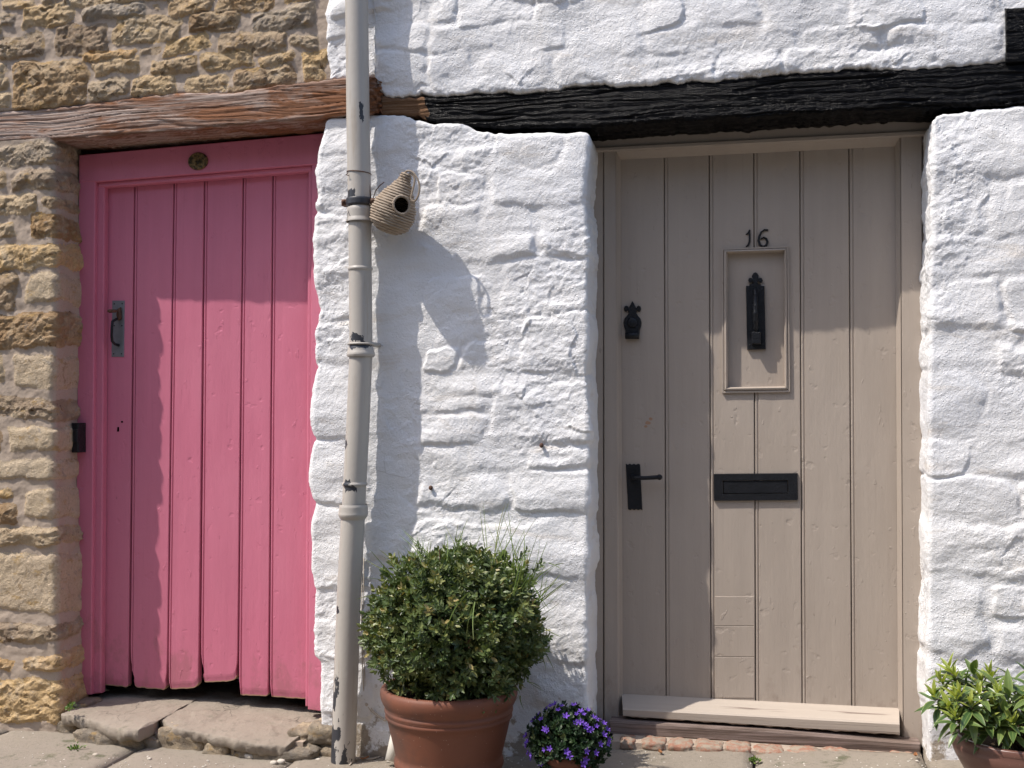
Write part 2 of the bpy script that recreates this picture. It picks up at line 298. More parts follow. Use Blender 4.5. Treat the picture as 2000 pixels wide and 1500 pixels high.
# ------------------------------------------------------------------ objects
def tag(o, label, cat, group=None):
    o['label'] = label; o['category'] = cat; o['kind'] = 'thing'
    if group: o['group'] = group
    return o
def thing(name, label, cat, loc=(0, 0, 0), group=None):
    o = bpy.data.objects.new(name, None); COL.objects.link(o); o.location = loc; o.empty_display_size = 0.1
    return tag(o, label, cat, group)
def link(o, parent=None):
    COL.objects.link(o)
    if parent is not None:
        o.parent = parent
        if parent.type == 'EMPTY': o.matrix_parent_inverse = Matrix.Translation(-parent.location)
    return o
def mesh_np(name, v, f, smooth=True):
    """v (n,3); f (m,k) constant k"""
    me = bpy.data.meshes.new(name); v = np.asarray(v, np.float32); f = np.asarray(f, np.int32); m, k = f.shape
    me.vertices.add(len(v)); me.vertices.foreach_set('co', v.ravel())
    me.loops.add(m * k); me.loops.foreach_set('vertex_index', f.ravel())
    me.polygons.add(m); me.polygons.foreach_set('loop_start', np.arange(0, m * k, k, dtype=np.int32))
    try: me.polygons.foreach_set('loop_total', np.full(m, k, np.int32))
    except Exception: pass
    me.polygons.foreach_set('use_smooth', np.full(m, smooth)); me.update(calc_edges=True); return me
def pmesh(name, v, f, smooth=False):
    me = bpy.data.meshes.new(name); me.from_pydata([tuple(p) for p in v], [], f); me.update()
    if smooth: me.polygons.foreach_set('use_smooth', [True] * len(f))
    return me
def obj(name, me, mat, parent=None, kind=None):
    o = bpy.data.objects.new(name, me); me.materials.append(M[mat])
    if kind: o['kind'] = kind
    return link(o, parent)
def attr(me, name, vals):
    a = me.attributes.new(name, 'FLOAT', 'POINT'); a.data.foreach_set('value', np.asarray(vals, np.float32))

class MB:
    def __init__(s): s.v = []; s.f = []
    def add(s, v, f):
        n = len(s.v); s.v += [tuple(p) for p in v]; s.f += [tuple(i + n for i in q) for q in f]
    def build(s, name, mat, parent=None, smooth=False, kind=None):
        return obj(name, pmesh(name, s.v, s.f, smooth), mat, parent, kind)
    def prism(s, pts, yf, yb, bev=0.0):
        """outline pts [(x,z)] in the wall's plane, front at yf, back at yb, bevelled front edge"""
        p = np.array(pts, float); n = len(p)
        area = 0.5 * np.sum(p[:, 0] * np.roll(p[:, 1], -1) - np.roll(p[:, 0], -1) * p[:, 1])
        if area < 0: p = p[::-1]
        e1 = p - np.roll(p, 1, 0); e2 = np.roll(p, -1, 0) - p
        e1 /= np.linalg.norm(e1, axis=1)[:, None] + 1e-9; e2 /= np.linalg.norm(e2, axis=1)[:, None] + 1e-9
        n1 = np.stack([-e1[:, 1], e1[:, 0]], 1); n2 = np.stack([-e2[:, 1], e2[:, 0]], 1)
        b = n1 + n2; b /= np.maximum(0.5, np.sum(b * b, 1))[:, None] / 2 + 0
        q = p + b * bev
        v = [(x, yb, z) for x, z in p] + [(x, yf + bev, z) for x, z in p] + [(x, yf, z) for x, z in q]
        f = [tuple(range(n))[::-1] if False else tuple(range(n - 1, -1, -1)), tuple(range(2 * n, 3 * n))]
        for i in range(n):
            j = (i + 1) % n
            f.append((i, j, n + j, n + i)); f.append((n + i, n + j, 2 * n + j, 2 * n + i))
        s.add(v, f); return s
    def tube(s, path, r, seg=8, cap=True):
        P = [Vector(p) for p in path]; n = len(P); R = r if hasattr(r, '__len__') else [r] * n
        rings = []; up = None; v = []
        for i in range(n):
            t = (P[min(i + 1, n - 1)] - P[max(i - 1, 0)]).normalized()
            if up is None:
                up = Vector((0, 0, 1)) if abs(t.z) < 0.9 else Vector((1, 0, 0))
            a = (up - t * up.dot(t)).normalized(); up = a; b = t.cross(a)
            for k in range(seg):
                g = 2 * math.pi * k / seg; v.append(P[i] + (a * math.cos(g) + b * math.sin(g)) * R[i])
        f = []
        for i in range(n - 1):
            for k in range(seg):
                k2 = (k + 1) % seg; f.append((i * seg + k, i * seg + k2, (i + 1) * seg + k2, (i + 1) * seg + k))
        if cap: f.append(tuple(range(seg - 1, -1, -1))); f.append(tuple((n - 1) * seg + k for k in range(seg)))
        s.add(v, f); return s
    def lathe(s, prof, c, seg=48, axis=Vector((0, 0, 1))):
        """prof [(r,h)]"""
        c = Vector(c); z = axis.normalized(); x = Vector((1, 0, 0)); x = (x - z * x.dot(z)).normalized(); y = z.cross(x)
        v = []; f = []
        for r, h in prof:
            for k in range(seg):
                g = 2 * math.pi * k / seg; v.append(c + z * h + (x * math.cos(g) + y * math.sin(g)) * r)
        for i in range(len(prof) - 1):
            for k in range(seg):
                k2 = (k + 1) % seg; f.append((i * seg + k, i * seg + k2, (i + 1) * seg + k2, (i + 1) * seg + k))
        s.add(v, f); return s
    def sphere(s, c, r, seg=10, sc=(1, 1, 1)):
        c = Vector(c); v = []; f = []
        for i in range(seg + 1):
            a = math.pi * i / seg
            for k in range(seg):
                g = 2 * math.pi * k / seg
                v.append((c.x + r * sc[0] * math.sin(a) * math.cos(g), c.y + r * sc[1] * math.sin(a) * math.sin(g), c.z + r * sc[2] * math.cos(a)))
        for i in range(seg):
            for k in range(seg):
                k2 = (k + 1) % seg; f.append((i * seg + k, (i + 1) * seg + k, (i + 1) * seg + k2, i * seg + k2))
        s.add(v, f); return s
def pxo(pts, y): return [XZ(a, b, y) for a, b in pts]
def box_px(x0, y0, x1, y1, y): return pxo([(x0, y1), (x1, y1), (x1, y0), (x0, y0)], y)

# ------------------------------------------------------------------ masonry sheets
def zones(parts):
    """[(a,b,step),...] -> increasing coordinates"""
    out = []
    for a, b, st in parts:
        n = max(1, int(round((b - a) / st))); out += list(np.linspace(a, b, n, endpoint=False))
    out.append(parts[-1][1]); return np.array(out)
class Stone:
    def __init__(s, cu, cv, a, b, rnd, H, jit=0.13, keep=True, style=0, rot=None):
        s.cu, s.cv, s.a, s.b, s.H, s.keep, s.style = cu, cv, a, b, H, keep, style
        s.rot = rnd.uniform(-0.06, 0.06) if rot is None else rot
        j = lambda: 1 + rnd.uniform(-jit, jit)
        s.c = np.array([(-a * j(), -b * j()), (a * j(), -b * j()), (a * j(), b * j()), (-a * j(), b * j())])
        s.tu, s.tv = rnd.uniform(-1, 1), rnd.uniform(-1, 1); s.seed = rnd.randint(0, 200)
    def sd(s, u, v):
        du, dv = u - s.cu, v - s.cv; cr, sr = math.cos(s.rot), math.sin(s.rot)
        x = du * cr + dv * sr; y = -du * sr + dv * cr; k = 1 / (0.10 * min(s.a, s.b) + 0.003); t = 0
        for i in range(4):
            p, q = s.c[i], s.c[(i + 1) % 4]; e = q - p; e = e / np.linalg.norm(e); nx, ny = e[1], -e[0]
            t = t + np.exp(np.clip(((x - p[0]) * nx + (y - p[1]) * ny) * k, -40, 40))
        return np.log(t) / k
def rubble(rnd, x0, x1, z0, z1, hr, wr, H, gap=0.012, keep=True, skip=None, style=0):
    out = []; z = z0
    while z < z1:
        h = rnd.uniform(*hr); x = x0 - rnd.uniform(0, wr[0])
        while x < x1:
            wd = rnd.uniform(*wr); cx, cz = x + wd / 2, z + h / 2 + rnd.uniform(-0.012, 0.012)
            if not (skip and skip(cx, cz)):
                out.append(Stone(cx, cz, wd / 2 - gap / 2, h / 2 - gap / 2, rnd, rnd.uniform(*H), keep=keep, style=style))
            x += wd
        z += h
    return out
def relief(U, V, stones, kind, seed):
    h = np.zeros_like(U); ids = np.full(U.shape, -1, int)
    if kind == 'tan':
        wu = U + 0.016 * fbm(U * 9, V * 9, 3, seed + 1) + 0.0025 * pnoise(U * 70, V * 70, seed + 2)
        wv = V + 0.013 * fbm(U * 9, V * 9, 3, seed + 5) + 0.0025 * pnoise(U * 70, V * 70, seed + 6)
        mort = 0.0012 + 0.004 * fbm(U * 13, V * 17, 4, seed + 9); h = h + mort
        rough = 0.0045 * fbm(U * 9, V * 16, 6, seed + 20, 0.62) - 0.0035 * ridge(U * 9, V * 17, 4, seed + 30) + 0.0085 * facets(wu + .008 * fbm(U * 22, V * 22, 2, seed), wv, .060, .034, seed) + 0.004 * facets(wu, wv + .004 * fbm(U * 40, V * 40, 2, seed), .024, .016, seed + 1) + 0.002
        smooth = 0.0025 * fbm(U * 14, V * 14, 5, seed + 40, 0.6) + 0.0018 * facets(wu, wv, .05, .04, seed + 2)
    else:
        wu = U + 0.030 * fbm(U * 4.5, V * 5, 2, seed + 1) + 0.009 * fbm(U * 17, V * 17, 3, seed + 2)
        wv = V + 0.020 * fbm(U * 4.5, V * 5, 2, seed + 5) + 0.007 * fbm(U * 17, V * 17, 3, seed + 6)
        m_ = sstep(-0.15, 0.40, pnoise(U * 2.3, V * 2.3, seed + 77)); local = sstep(-0.45, 0.35, pnoise(U * 4.2, V * 6.5, seed + 61))
        h = h + 0.0052 * fbm(U * 3.5, V * 6.5, 3, seed + 9) + (0.0006 + 0.0013 * m_) * fbm(U * 30, V * 42, 3, seed + 11, 0.65) - (0.0005 + 0.0013 * m_) * ridge(U * 6, V * 15, 4, seed + 15) + 0.0034 * facets(wu, wv, .085, .055, seed + 4) * (0.25 + m_) + 0.0009 * facets(wu, wv + .003 * fbm(U * 40, V * 40, 2, seed), .036, .026, seed + 6)
    for i, s in enumerate(stones):
        m = 0.05
        box = (np.abs(U - s.cu) < s.a * 1.3 + m) & (np.abs(V - s.cv) < s.b * 1.3 + m)
        if not box.any(): continue
        idx = np.nonzero(box); sd = s.sd(wu[idx], wv[idx]); q = -sd; tilt = (s.tu * (U[idx] - s.cu) / s.a + s.tv * (V[idx] - s.cv) / s.b)
        if kind == 'tan':
            plate = sstep(-0.002, 0.014, q)
            if s.style == 0:
                hh = s.H * plate * (0.7 + 0.3 * sstep(0, 0.045, q)) + plate * (rough[idx] + 0.004 * tilt)
            else:
                hh = s.H * 0.75 * plate * (0.8 + 0.2 * sstep(0, 0.03, q)) + plate * (smooth[idx] + 0.0015 * tilt)
            tot = np.where(q > -0.002, mort[idx] * (1 - plate) + hh, h[idx])
            new = q > 0.0
            h[idx] = np.where(q > -0.002, np.maximum(tot, h[idx] * (1 - plate)), h[idx])
        else:
            soft = 0.006 + 0.018 * (s.seed % 17) / 17; plate = sstep(-0.004 - soft * 0.3, soft, q) * (0.8 + 0.2 * sstep(0, 0.05, q))
            h[idx] += plate * (s.H * (0.16 + 0.52 * local[idx]) + 0.0035 * tilt)
            new = q > 0.0
        sub = ids[idx]; sub[new] = i if s.keep else -2; ids[idx] = sub
    return h, ids
def sheet(root, s, z0, zb, zt, XL=None, XR=None, r=0.016, dL=0.0, dR=0.0, wobL=None, wobR=None, rollB=0.0, rollT=0.0, stones=(), kind='tan', seed=0, mats=None, y0=0.0, fade=None):
    """s: coordinates along the face (running on round the corners), z0: nominal heights; zb/zt(x) real lower and upper edge"""
    x = s.copy(); y = np.zeros_like(s); nx = np.zeros_like(s); ny = -np.ones_like(s); q = math.pi * r / 2
    if XR is not None:
        a = np.clip((s - (XR - r)) / r, 0, math.pi / 2); m = s > XR - r
        x[m] = XR - r + r * np.sin(a[m]); y[m] = r * (1 - np.cos(a[m])) + np.maximum(0, s[m] - (XR - r + q)); nx[m] = np.sin(a[m]); ny[m] = -np.cos(a[m])
    if XL is not None:
        a = np.clip(((XL + r) - s) / r, 0, math.pi / 2); m = s < XL + r
        x[m] = XL + r - r * np.sin(a[m]); y[m] = r * (1 - np.cos(a[m])) + np.maximum(0, (XL + r - q) - s[m]); nx[m] = -np.sin(a[m]); ny[m] = -np.cos(a[m])
    ang = np.zeros_like(z0); zz = z0.copy(); kB = kT = 0
    back = [0.05, 0.02, 0.0]
    extra = np.zeros_like(z0)
    if rollB:
        A = np.linspace(math.pi / 2, 0.25, 5); kB = len(back) + len(A)
        zz = np.concatenate([np.full(kB, z0[0]), z0]); ang = np.concatenate([np.full(len(back), math.pi / 2), A, ang]); extra = np.concatenate([back, np.zeros(len(A)), extra])
    if rollT:
        A = np.linspace(0.25, math.pi / 2, 5); kT = len(back) + len(A)
        zz = np.concatenate([zz, np.full(kT, z0[-1])]); ang = np.concatenate([ang, A, np.full(len(back), math.pi / 2)]); extra = np.concatenate([extra, np.zeros(len(A)), back[::-1]])
    nu, nv = len(s), len(zz)
    X = np.repeat(x[:, None], nv, 1); Y = np.repeat(y[:, None], nv, 1)
    b = zb(x)[:, None]; t = zt(x)[:, None]
    rB, rT = rollB, rollT
    f = (zz - z0[0]) / (z0[-1] - z0[0]); Z = (b + rB) + f[None, :] * ((t - rT) - (b + rB))
    # keep the nominal height away from the edges so that stones stay put
    sg = np.zeros(nv)
    if kB: sg[:kB] = -1
    if kT: sg[nv - kT:] = 1
    rr = np.where(sg < 0, rB, rT); Z = Z + (sg * rr * np.sin(ang))[None, :]
    ins = rr * (1 - np.cos(ang)) + extra
    for wob, side in ((wobL, 0), (wobR, 1)):
        if wob is None: continue
        wt = (1 - sstep(0.02, 0.22, s - XL)) if side == 0 else (1 - sstep(0.02, 0.22, XR - s))
        X = X + wt[:, None] * wob(Z)
    U = np.repeat(s[:, None], nv, 1); V = Z
    h, ids = relief(U, V, stones, kind, seed)
    if fade is not None: h = h * fade(U, V)
    ca, sa = np.cos(ang)[None, :], (sg * np.sin(ang))[None, :]
    NX, NY, NZ = nx[:, None] * ca, ny[:, None] * ca, np.repeat(sa, nu, 0)
    P = np.stack([X - nx[:, None] * ins[None, :] + NX * h, y0 + Y - ny[:, None] * ins[None, :] + NY * h, Z + NZ * h], 2)
    du = np.gradient(P, axis=0); dv = np.gradient(P, axis=1); N = np.cross(du, dv); N /= np.linalg.norm(N, axis=2)[..., None] + 1e-12
    sgn = np.sign(np.sum(N[..., 0] * NX + N[..., 1] * NY + N[..., 2] * NZ)); N *= sgn
    I = np.arange(nu * nv).reshape(nu, nv)
    Q = np.stack([I[:-1, :-1], I[1:, :-1], I[1:, 1:], I[:-1, 1:]], 2).reshape(-1, 4)
    if sgn < 0: Q = Q[:, ::-1]
    qid = ids[:-1, :-1].ravel(); Pf = P.reshape(-1, 3); Nf = N.reshape(-1, 3)
    order = np.argsort(qid, kind='stable'); cuts = np.nonzero(np.diff(qid[order]))[0] + 1
    for grp in np.split(order, cuts):
        k = qid[grp[0]]; fq = Q[grp]; uv, inv = np.unique(fq, return_inverse=True)
        nm, kindp = ('stone', None)
        if k == -1: nm = mats[2]
        elif k == -2: nm, kindp = 'outlying_stones', 'stuff'
        me = mesh_np(nm, Pf[uv], inv.reshape(-1, 4)); me.normals_split_custom_set_from_vertices(Nf[uv].tolist())
        mt = mats[0] if k == -1 else (mats[3] if (k >= 0 and stones[k].style == 1) else mats[1])
        obj(nm, me, mt, root, kindp)
def line(pts, y=0.0, wob=0.0, seed=0):
    a = poly(pts, y); a = a[np.argsort(a[:, 0])]
    return lambda x: np.interp(x, a[:, 0], a[:, 1]) + (wob * fbm(np.asarray(x) * 28, np.asarray(x) * 0 + 3.3, 3, seed) if wob else 0)
def edge(pts, y=0.0):
    a = poly(pts, y); a = a[np.argsort(a[:, 1])]; m = a[:, 0].mean()
    return m, (lambda z: np.interp(z, a[:, 1], a[:, 0]) - m)
def traced(rnd, boxes, ox, oy, sc, H, wrap=None, gap=0.0, style=0):
    """boxes in pixels of an enlarged crop; wrap: stones that run past this x go on round the corner"""
    out = []
    for b in boxes:
        x0, y0, x1, y1 = [b[0] * sc + ox, b[1] * sc + oy, b[2] * sc + ox, b[3] * sc + oy]
        (u0, v1), (u1, v0) = XZ(x0, y0), XZ(x1, y1)
        if len(b) > 4 and b[4] == 'w': u1 = wrap
        st = style if len(b) < 6 else b[5]
        out.append(Stone((u0 + u1) / 2, (v0 + v1) / 2, (u1 - u0) / 2 - gap, (v1 - v0) / 2 - gap, rnd, rnd.uniform(*H), style=st, jit=0.10, rot=None if len(b) < 5 or b[4] == 'w' else b[4]))
    return out
XMIN, XMAX, ZTOP = -4.3, 2.2, 3.3

# ================================================================== setting
def setting():
    # the street and the pavement under the walls
    xs = np.array([-120, -30, -4.3, -2.86, -1.4, -0.5, 0.5, 2.2, 30, 120.]); ys = np.array([-120, -30, -6, 1.5, 30, 120.])
    v = [(x, y, float(ground_z(x)) - 0.035) for x in xs for y in ys]; n = len(ys)
    f = [(i * n + j, (i + 1) * n + j, (i + 1) * n + j + 1, i * n + j + 1) for i in range(len(xs) - 1) for j in range(n - 1)]
    o = obj('street', pmesh('street', v, f), 'ground'); o['kind'] = 'structure'
    pv = bpy.data.objects.new('pavement', None); COL.objects.link(pv); pv['kind'] = 'structure'; pv.location = (0, -0.5, 0)
    rnd = random.Random(5)
    joints = [-4.3, -3.55, -2.82, -2.22, -1.62, -1.02, XZ(1150, 1480)[0] - 0.0, G(1473, 1480, 0.02).x, XZ(1795, 1480)[0] + 0.02, 1.15, 1.75, 2.3]
    rows = [0.10, -0.46, -1.10, -1.75]
    for i in range(len(joints) - 1):
        for j in range(len(rows) - 1):
            x0, x1 = joints[i] + 0.005, joints[i + 1] - 0.005; ya, yb = rows[j], rows[j + 1] + 0.01
            sh = 0.0 if j == 0 else rnd.uniform(-0.15, 0.15); nx_, ny_ = 16, 14; dz = rnd.uniform(-0.004, 0.004)
            gx, gy = np.meshgrid(np.linspace(x0, x1, nx_), np.linspace(ya, yb, ny_), indexing='ij')
            ed = np.minimum.reduce([gx - x0, x1 - gx, ya - gy, gy - yb]); gx2 = gx + sh
            gz = ground_z(gx2) + dz + 0.004 * fbm(gx2 * 3, gy * 3, 3, i + j) + 0.0025 * fbm(gx2 * 20, gy * 20, 3, 9) - 0.007 * (1 - sstep(0, 0.02, ed))
            V = np.stack([gx2, gy, gz], 2).reshape(-1, 3); I = np.arange(nx_ * ny_).reshape(nx_, ny_)
            Q = np.stack([I[:-1, :-1], I[:-1, 1:], I[1:, 1:], I[1:, :-1]], 2).reshape(-1, 4)
            rim = list(I[:, 0]) + list(I[-1, 1:]) + list(I[-2::-1, -1]) + list(I[0, -2:0:-1]); nV = len(V)
            V2 = np.concatenate([V, V[rim] - np.array([0, 0, 0.04])]); m = len(rim)
            sk = np.array([(rim[k], rim[(k + 1) % m], nV + (k + 1) % m, nV + k) for k in range(m)])
            obj('paving_slab', mesh_np('paving_slab', V2, np.concatenate([Q, sk])), 'paving', pv)
    # dark box added behind the doors to keep light out of the gaps
    mb = MB(); a, b, c, d = XMIN - .01, XMAX + .01, 0.0, 1.6
    zt = ZTOP - .004; v = [(a, c, -0.3), (b, c, -0.3), (b, d, -0.3), (a, d, -0.3), (a, c, zt), (b, c, zt), (b, d, zt), (a, d, zt)]
    mb.add(v, [(0, 1, 2, 3), (4, 7, 6, 5), (2, 6, 7, 3), (1, 5, 6, 2), (0, 3, 7, 4)])
    o = mb.build('dark_gap_shell', 'inside'); o['kind'] = 'structure'
setting()

LINTEL_TOP = [(-900, 290), (0, 217), (105, 210), (196, 201), (245, 194), (315, 187), (367, 184), (455, 185), (490, 178), (595, 165), (675, 157), (760, 152)]
LINTEL_BOT = [(-900, 330), (0, 278), (70, 273), (175, 271), (280, 261), (420, 250), (560, 241), (630, 234), (675, 229), (760, 224)]
BEAM_TOP = [(735, 180), (761, 189), (775, 192), (824, 187), (859, 189), (887, 187), (964, 182), (1020, 184), (1062, 182), (1104, 173), (1174, 168), (1223, 170), (1300, 163), (1405, 159), (1496, 150), (1590, 142), (1660, 136), (1755, 138), (1846, 133), (1958, 124), (2000, 122), (2700, 75)]
BEAM_BOT = [(735, 222), (815, 226), (850, 238), (930, 248), (1000, 252), (1150, 248), (1300, 236), (1545, 224), (1811, 212), (2000, 203), (2700, 165)]

def tan_house():
    rnd = random.Random(11)
    root = thing('rubble_stone_wall', 'golden brown rubble stone wall with wide mortar joints around the pink door', 'wall', (-3.4, 0, 0))
    # above the lintel
    XR = XZ(652, 80)[0]
    A = [(0, 0, 215, 45), (225, -45, 420, 14), (110, 25, 430, 155), (-80, 75, 95, 155), (455, 15, 835, 110), (838, 20, 895, 75), (910, -30, 1190, 80), (1205, -30, 1550, 70), (1390, 50, 1780, 180, 0.12),
         (1040, 65, 1335, 195), (625, 105, 1005, 245), (295, 140, 615, 310), (-40, 195, 255, 335), (1210, 195, 1605, 295, -0.05), (1612, 185, 1785, 285), (905, 220, 1190, 305, 0.1), (770, 265, 905, 320), (460, 285, 770, 345),
         (1110, 295, 1435, 385), (1448, 295, 1655, 365), (1662, 275, 1840, 470), (485, 330, 800, 420), (815, 330, 1105, 410), (75, 340, 480, 600), (-60, 365, 45, 420), (-90, 425, 50, 510), (485, 440, 722, 555),
         (728, 420, 995, 545), (1015, 412, 1290, 525), (1305, 375, 1650, 500, 0.08), (1258, 478, 1330, 530), (-90, 525, 60, 600), (1568, -50, 1790, 22), (430, -60, 900, 8)]
    st = traced(rnd, A, 0, 0, 0.35, (0.007, 0.019), None, 0.007)
    xin, zin = XZ(-25, 300)[0], XZ(300, -15)[1]
    st += rubble(rnd, XMIN, XR + 0.1, 2.20, ZTOP, (0.06, 0.13), (0.12, 0.34), (0.012, 0.026), 0.03, keep=False, skip=lambda x, z: x > xin and z < zin)
    s = zones([(XMIN, xin - 0.05, 0.014), (xin - 0.05, XR, 0.0046)]); z0 = zones([(2.22, 2.82, 0.0046), (2.82, ZTOP, 0.014)])
    sheet(root, s, z0, line(LINTEL_TOP, 0, 0.003), lambda x: x * 0 + ZTOP, rollB=0.012, stones=st, kind='tan', seed=1, mats=('mortar', 'stone', 'mortar', 'dressed'))
    # the pier left of the pink door, wrapping into the reveal
    XC = XZ(107, 800)[0] + 0.004; r = 0.02; end = XC - r + math.pi * r / 2 + 0.165
    B = [(-60, 800, 300, 935, 'w', 0), (70, 950, 300, 1060, 'w', 0), (-60, 960, 45, 1050), (-60, 1075, 235, 1210), (240, 1085, 310, 1180, 'w', 0), (170, 1200, 310, 1340, 'w', 0), (-60, 1240, 85, 1345), (-60, 1362, 330, 1505, 'w', 0)]
    C2 = [(-60, 90, 100, 300), (125, 85, 305, 275, 'w', 1), (-60, 312, 305, 520, 'w', 0), (70, 545, 300, 750, 'w', 1), (-60, 530, 32, 720), (-60, 790, 290, 920, 'w', 0), (50, 940, 260, 1110, 'w', 1), (-60, 950, 12, 1100), (-60, 1128, 300, 1260, 'w', 1), (-60, 1290, 92, 1365), (135, 1290, 320, 1480, 'w', 1), (-60, 1372, 100, 1510)]
    D3 = [(-60, 140, 310, 272, 'w', 0), (-80, 300, 300, 645, 'w', 1), (-60, 670, 320, 815, 'w', 0), (-60, 865, 82, 970), (120, 850, 330, 975, 'w', 0), (-60, 985, 400, 1275, 'w', 0)]
    st = traced(rnd, B, 0, 0, 0.35, (0.008, 0.018), end + 0.03, 0.007) + traced(rnd, C2, 0, 500, 0.35, (0.008, 0.018), end + 0.03, 0.007) + traced(rnd, D3, 0, 975, 0.35, (0.008, 0.018), end + 0.03, 0.007)
    st += rubble(rnd, XMIN, xin, -0.2, 2.35, (0.07, 0.15), (0.12, 0.36), (0.012, 0.026), 0.03, keep=False, skip=lambda x, z: x > xin - 0.12)
    s = zones([(XMIN, xin - 0.12, 0.014), (xin - 0.12, end, 0.0046)]); z0 = zones([(-0.22, 2.26, 0.0046)])
    m, wob = edge([(103, 290), (107, 420), (110, 520), (108, 640), (104, 760), (106, 850), (103, 950), (110, 1060), (110, 1200), (113, 1290), (116, 1420)])
    sheet(root, s, z0, lambda x: x * 0 - 0.22, line([(-900, 320), (0, 276), (110, 268), (180, 266)], 0), XR=XC, r=r, dR=0.165, wobR=wob, stones=st, kind='tan', seed=2, mats=('mortar', 'stone', 'mortar', 'dressed'))
tan_house()

def white_house():
    rnd = random.Random(23)
    root = thing('white_painted_wall', 'thickly white painted rough stone wall around the taupe door', 'wall', (-0.2, 0, 0))
    mats = ('white', 'white', 'plaster', 'white')
    HW = (0.005, 0.017)
    # above the black beam
    mL, wob = edge([(652, -400), (645, 0), (636, 30), (642, 70), (637, 110), (645, 140), (640, 165), (640, 200)])
    XL = mL; r = 0.014
    st = traced(rnd, [(636, -60, 725, 78), (636, 84, 725, 165)], 0, 0, 1, HW)
    T = [(735, -40, 838, 42), (738, 50, 842, 100), (742, 108, 835, 170), (846, -30, 905, 45), (850, 52, 990, 98), (846, 105, 930, 172), (912, -25, 1045, 44), (938, 108, 1075, 165), (1000, 50, 1110, 100), (1055, -30, 1235, 30),
         (1085, 112, 1225, 160), (1118, 40, 1250, 104), (1245, -30, 1330, 48), (1235, 108, 1400, 152), (1262, 56, 1420, 100), (1340, -35, 1480, 50), (1410, 106, 1520, 142), (1430, 58, 1560, 98), (1490, -30, 1640, 50), (1530, 104, 1660, 132), (1572, 56, 1720, 96), (1655, -30, 1800, 46), (1672, 100, 1790, 128), (1730, 52, 1860, 96), (1812, -30, 1950, 44), (1800, 100, 1950, 122), (1872, 50, 1952, 94)]
    st += traced(rnd, T, 0, 0, 1, HW)
    zin = XZ(1300, -30)[1]; xr = XZ(1968, 60)[0]
    st += rubble(rnd, XL + .05, XMAX, 2.25, ZTOP, (0.07, 0.14), (0.14, 0.36), HW, 0.01, keep=False, skip=lambda x, z: (z < zin + 0.03 and x < xr + 0.1))
    s = zones([(XL + r - math.pi * r / 2 - 0.05, XL, 0.006), (XL, 0.9, 0.0046), (0.9, XMAX, 0.014)]); z0 = zones([(2.24, 2.80, 0.0046), (2.80, ZTOP, 0.014)])
    bt = line(BEAM_TOP, 0, 0.007, 4)
    lt = line(LINTEL_TOP, 0, 0.003)
    xs_ = XZ(735, 180)[0]
    sheet(root, s, z0, lambda x: np.where(x < xs_, lt(x), bt(x)), lambda x: x * 0 + ZTOP, XL=XL, r=r, dL=0.05, wobL=wob, rollB=0.014, stones=st, kind='white', seed=3, mats=mats, y0=-0.012)
    # the pier between the doors
    mL, wL = edge([(640, 238), (627, 300), (622, 335), (628, 372), (620, 430), (617, 470), (620, 560), (628, 612), (618, 650), (617, 708), (622, 718), (615, 760), (614, 840), (618, 854), (610, 890), (608, 940), (618, 987), (612, 1020), (610, 1110), (618, 1148), (616, 1200), (619, 1280), (630, 1292), (628, 1390), (622, 1520)])
    mR, wR = edge([(1148, 262), (1152, 285), (1146, 335), (1140, 388), (1148, 420), (1150, 500), (1146, 605), (1150, 640), (1146, 730), (1152, 860), (1150, 1000), (1147, 1200), (1148, 1400), (1150, 1520)])
    r = 0.010; eL = mL + r - math.pi * r / 2 - 0.17; eR = mR - r + math.pi * r / 2 + 0.215
    Lc = [(235, 300), (303, 418), (422, 617), (623, 714), (720, 852), (858, 987), (993, 1150), (1155, 1288), (1296, 1402)]
    st = []
    for a, b in Lc:
        (u0, v1), (u1, v0) = XZ(612, a), XZ(724, b); u0 = eL - 0.05
        st.append(Stone((u0 + u1) / 2, (v0 + v1) / 2, (u1 - u0) / 2, (v1 - v0) / 2, rnd, rnd.uniform(0.009, 0.016), jit=0.03, style=1, rot=0))
    Rc = [(1097, 262, 1157, 317), (957, 322, 1157, 402), (1060, 409, 1160, 494), (975, 503, 1157, 616), (1020, 622, 1157, 728), (960, 734, 1160, 864), (1037, 872, 1150, 914), (985, 922, 1160, 1004), (812, 1014, 1157, 1132), (1050, 1158, 1160, 1297), (1040, 1305, 1157, 1388)]
    for a, b, c, d in Rc:
        (u0, v1), (u1, v0) = XZ(a, b), XZ(c, d); u1 = eR + 0.05
        st.append(Stone((u0 + u1) / 2, (v0 + v1) / 2, (u1 - u0) / 2, (v1 - v0) / 2, rnd, rnd.uniform(0.009, 0.016), jit=0.07, style=1, rot=0))
    Mc = [(862, 294, 953, 337), (826, 332, 870, 367), (862, 345, 942, 402), (828, 406, 932, 450), (945, 412, 1045, 450), (887, 457, 1037, 500), (828, 480, 880, 530), (833, 545, 952, 612), (850, 625, 1005, 668), (830, 680, 890, 720), (859, 724, 967, 766), (905, 676, 1010, 716), (826, 775, 940, 806), (826, 812, 950, 868), (826, 874, 896, 912), (908, 874, 1030, 918), (816, 926, 978, 992),
          (735, 240, 808, 296), (960, 270, 1085, 316), (900, 1140, 1040, 1210), (700, 1412, 775, 1478), (900, 1220, 1040, 1300), (720, 1020, 805, 1100)]
    st += traced(rnd, Mc, 0, 0, 1, HW)
    s = zones([(eL, mL + r, 0.007), (mL + r, mR - r, 0.0046), (mR - r, eR, 0.006)]); z0 = zones([(-0.22, 2.16, 0.0046)])
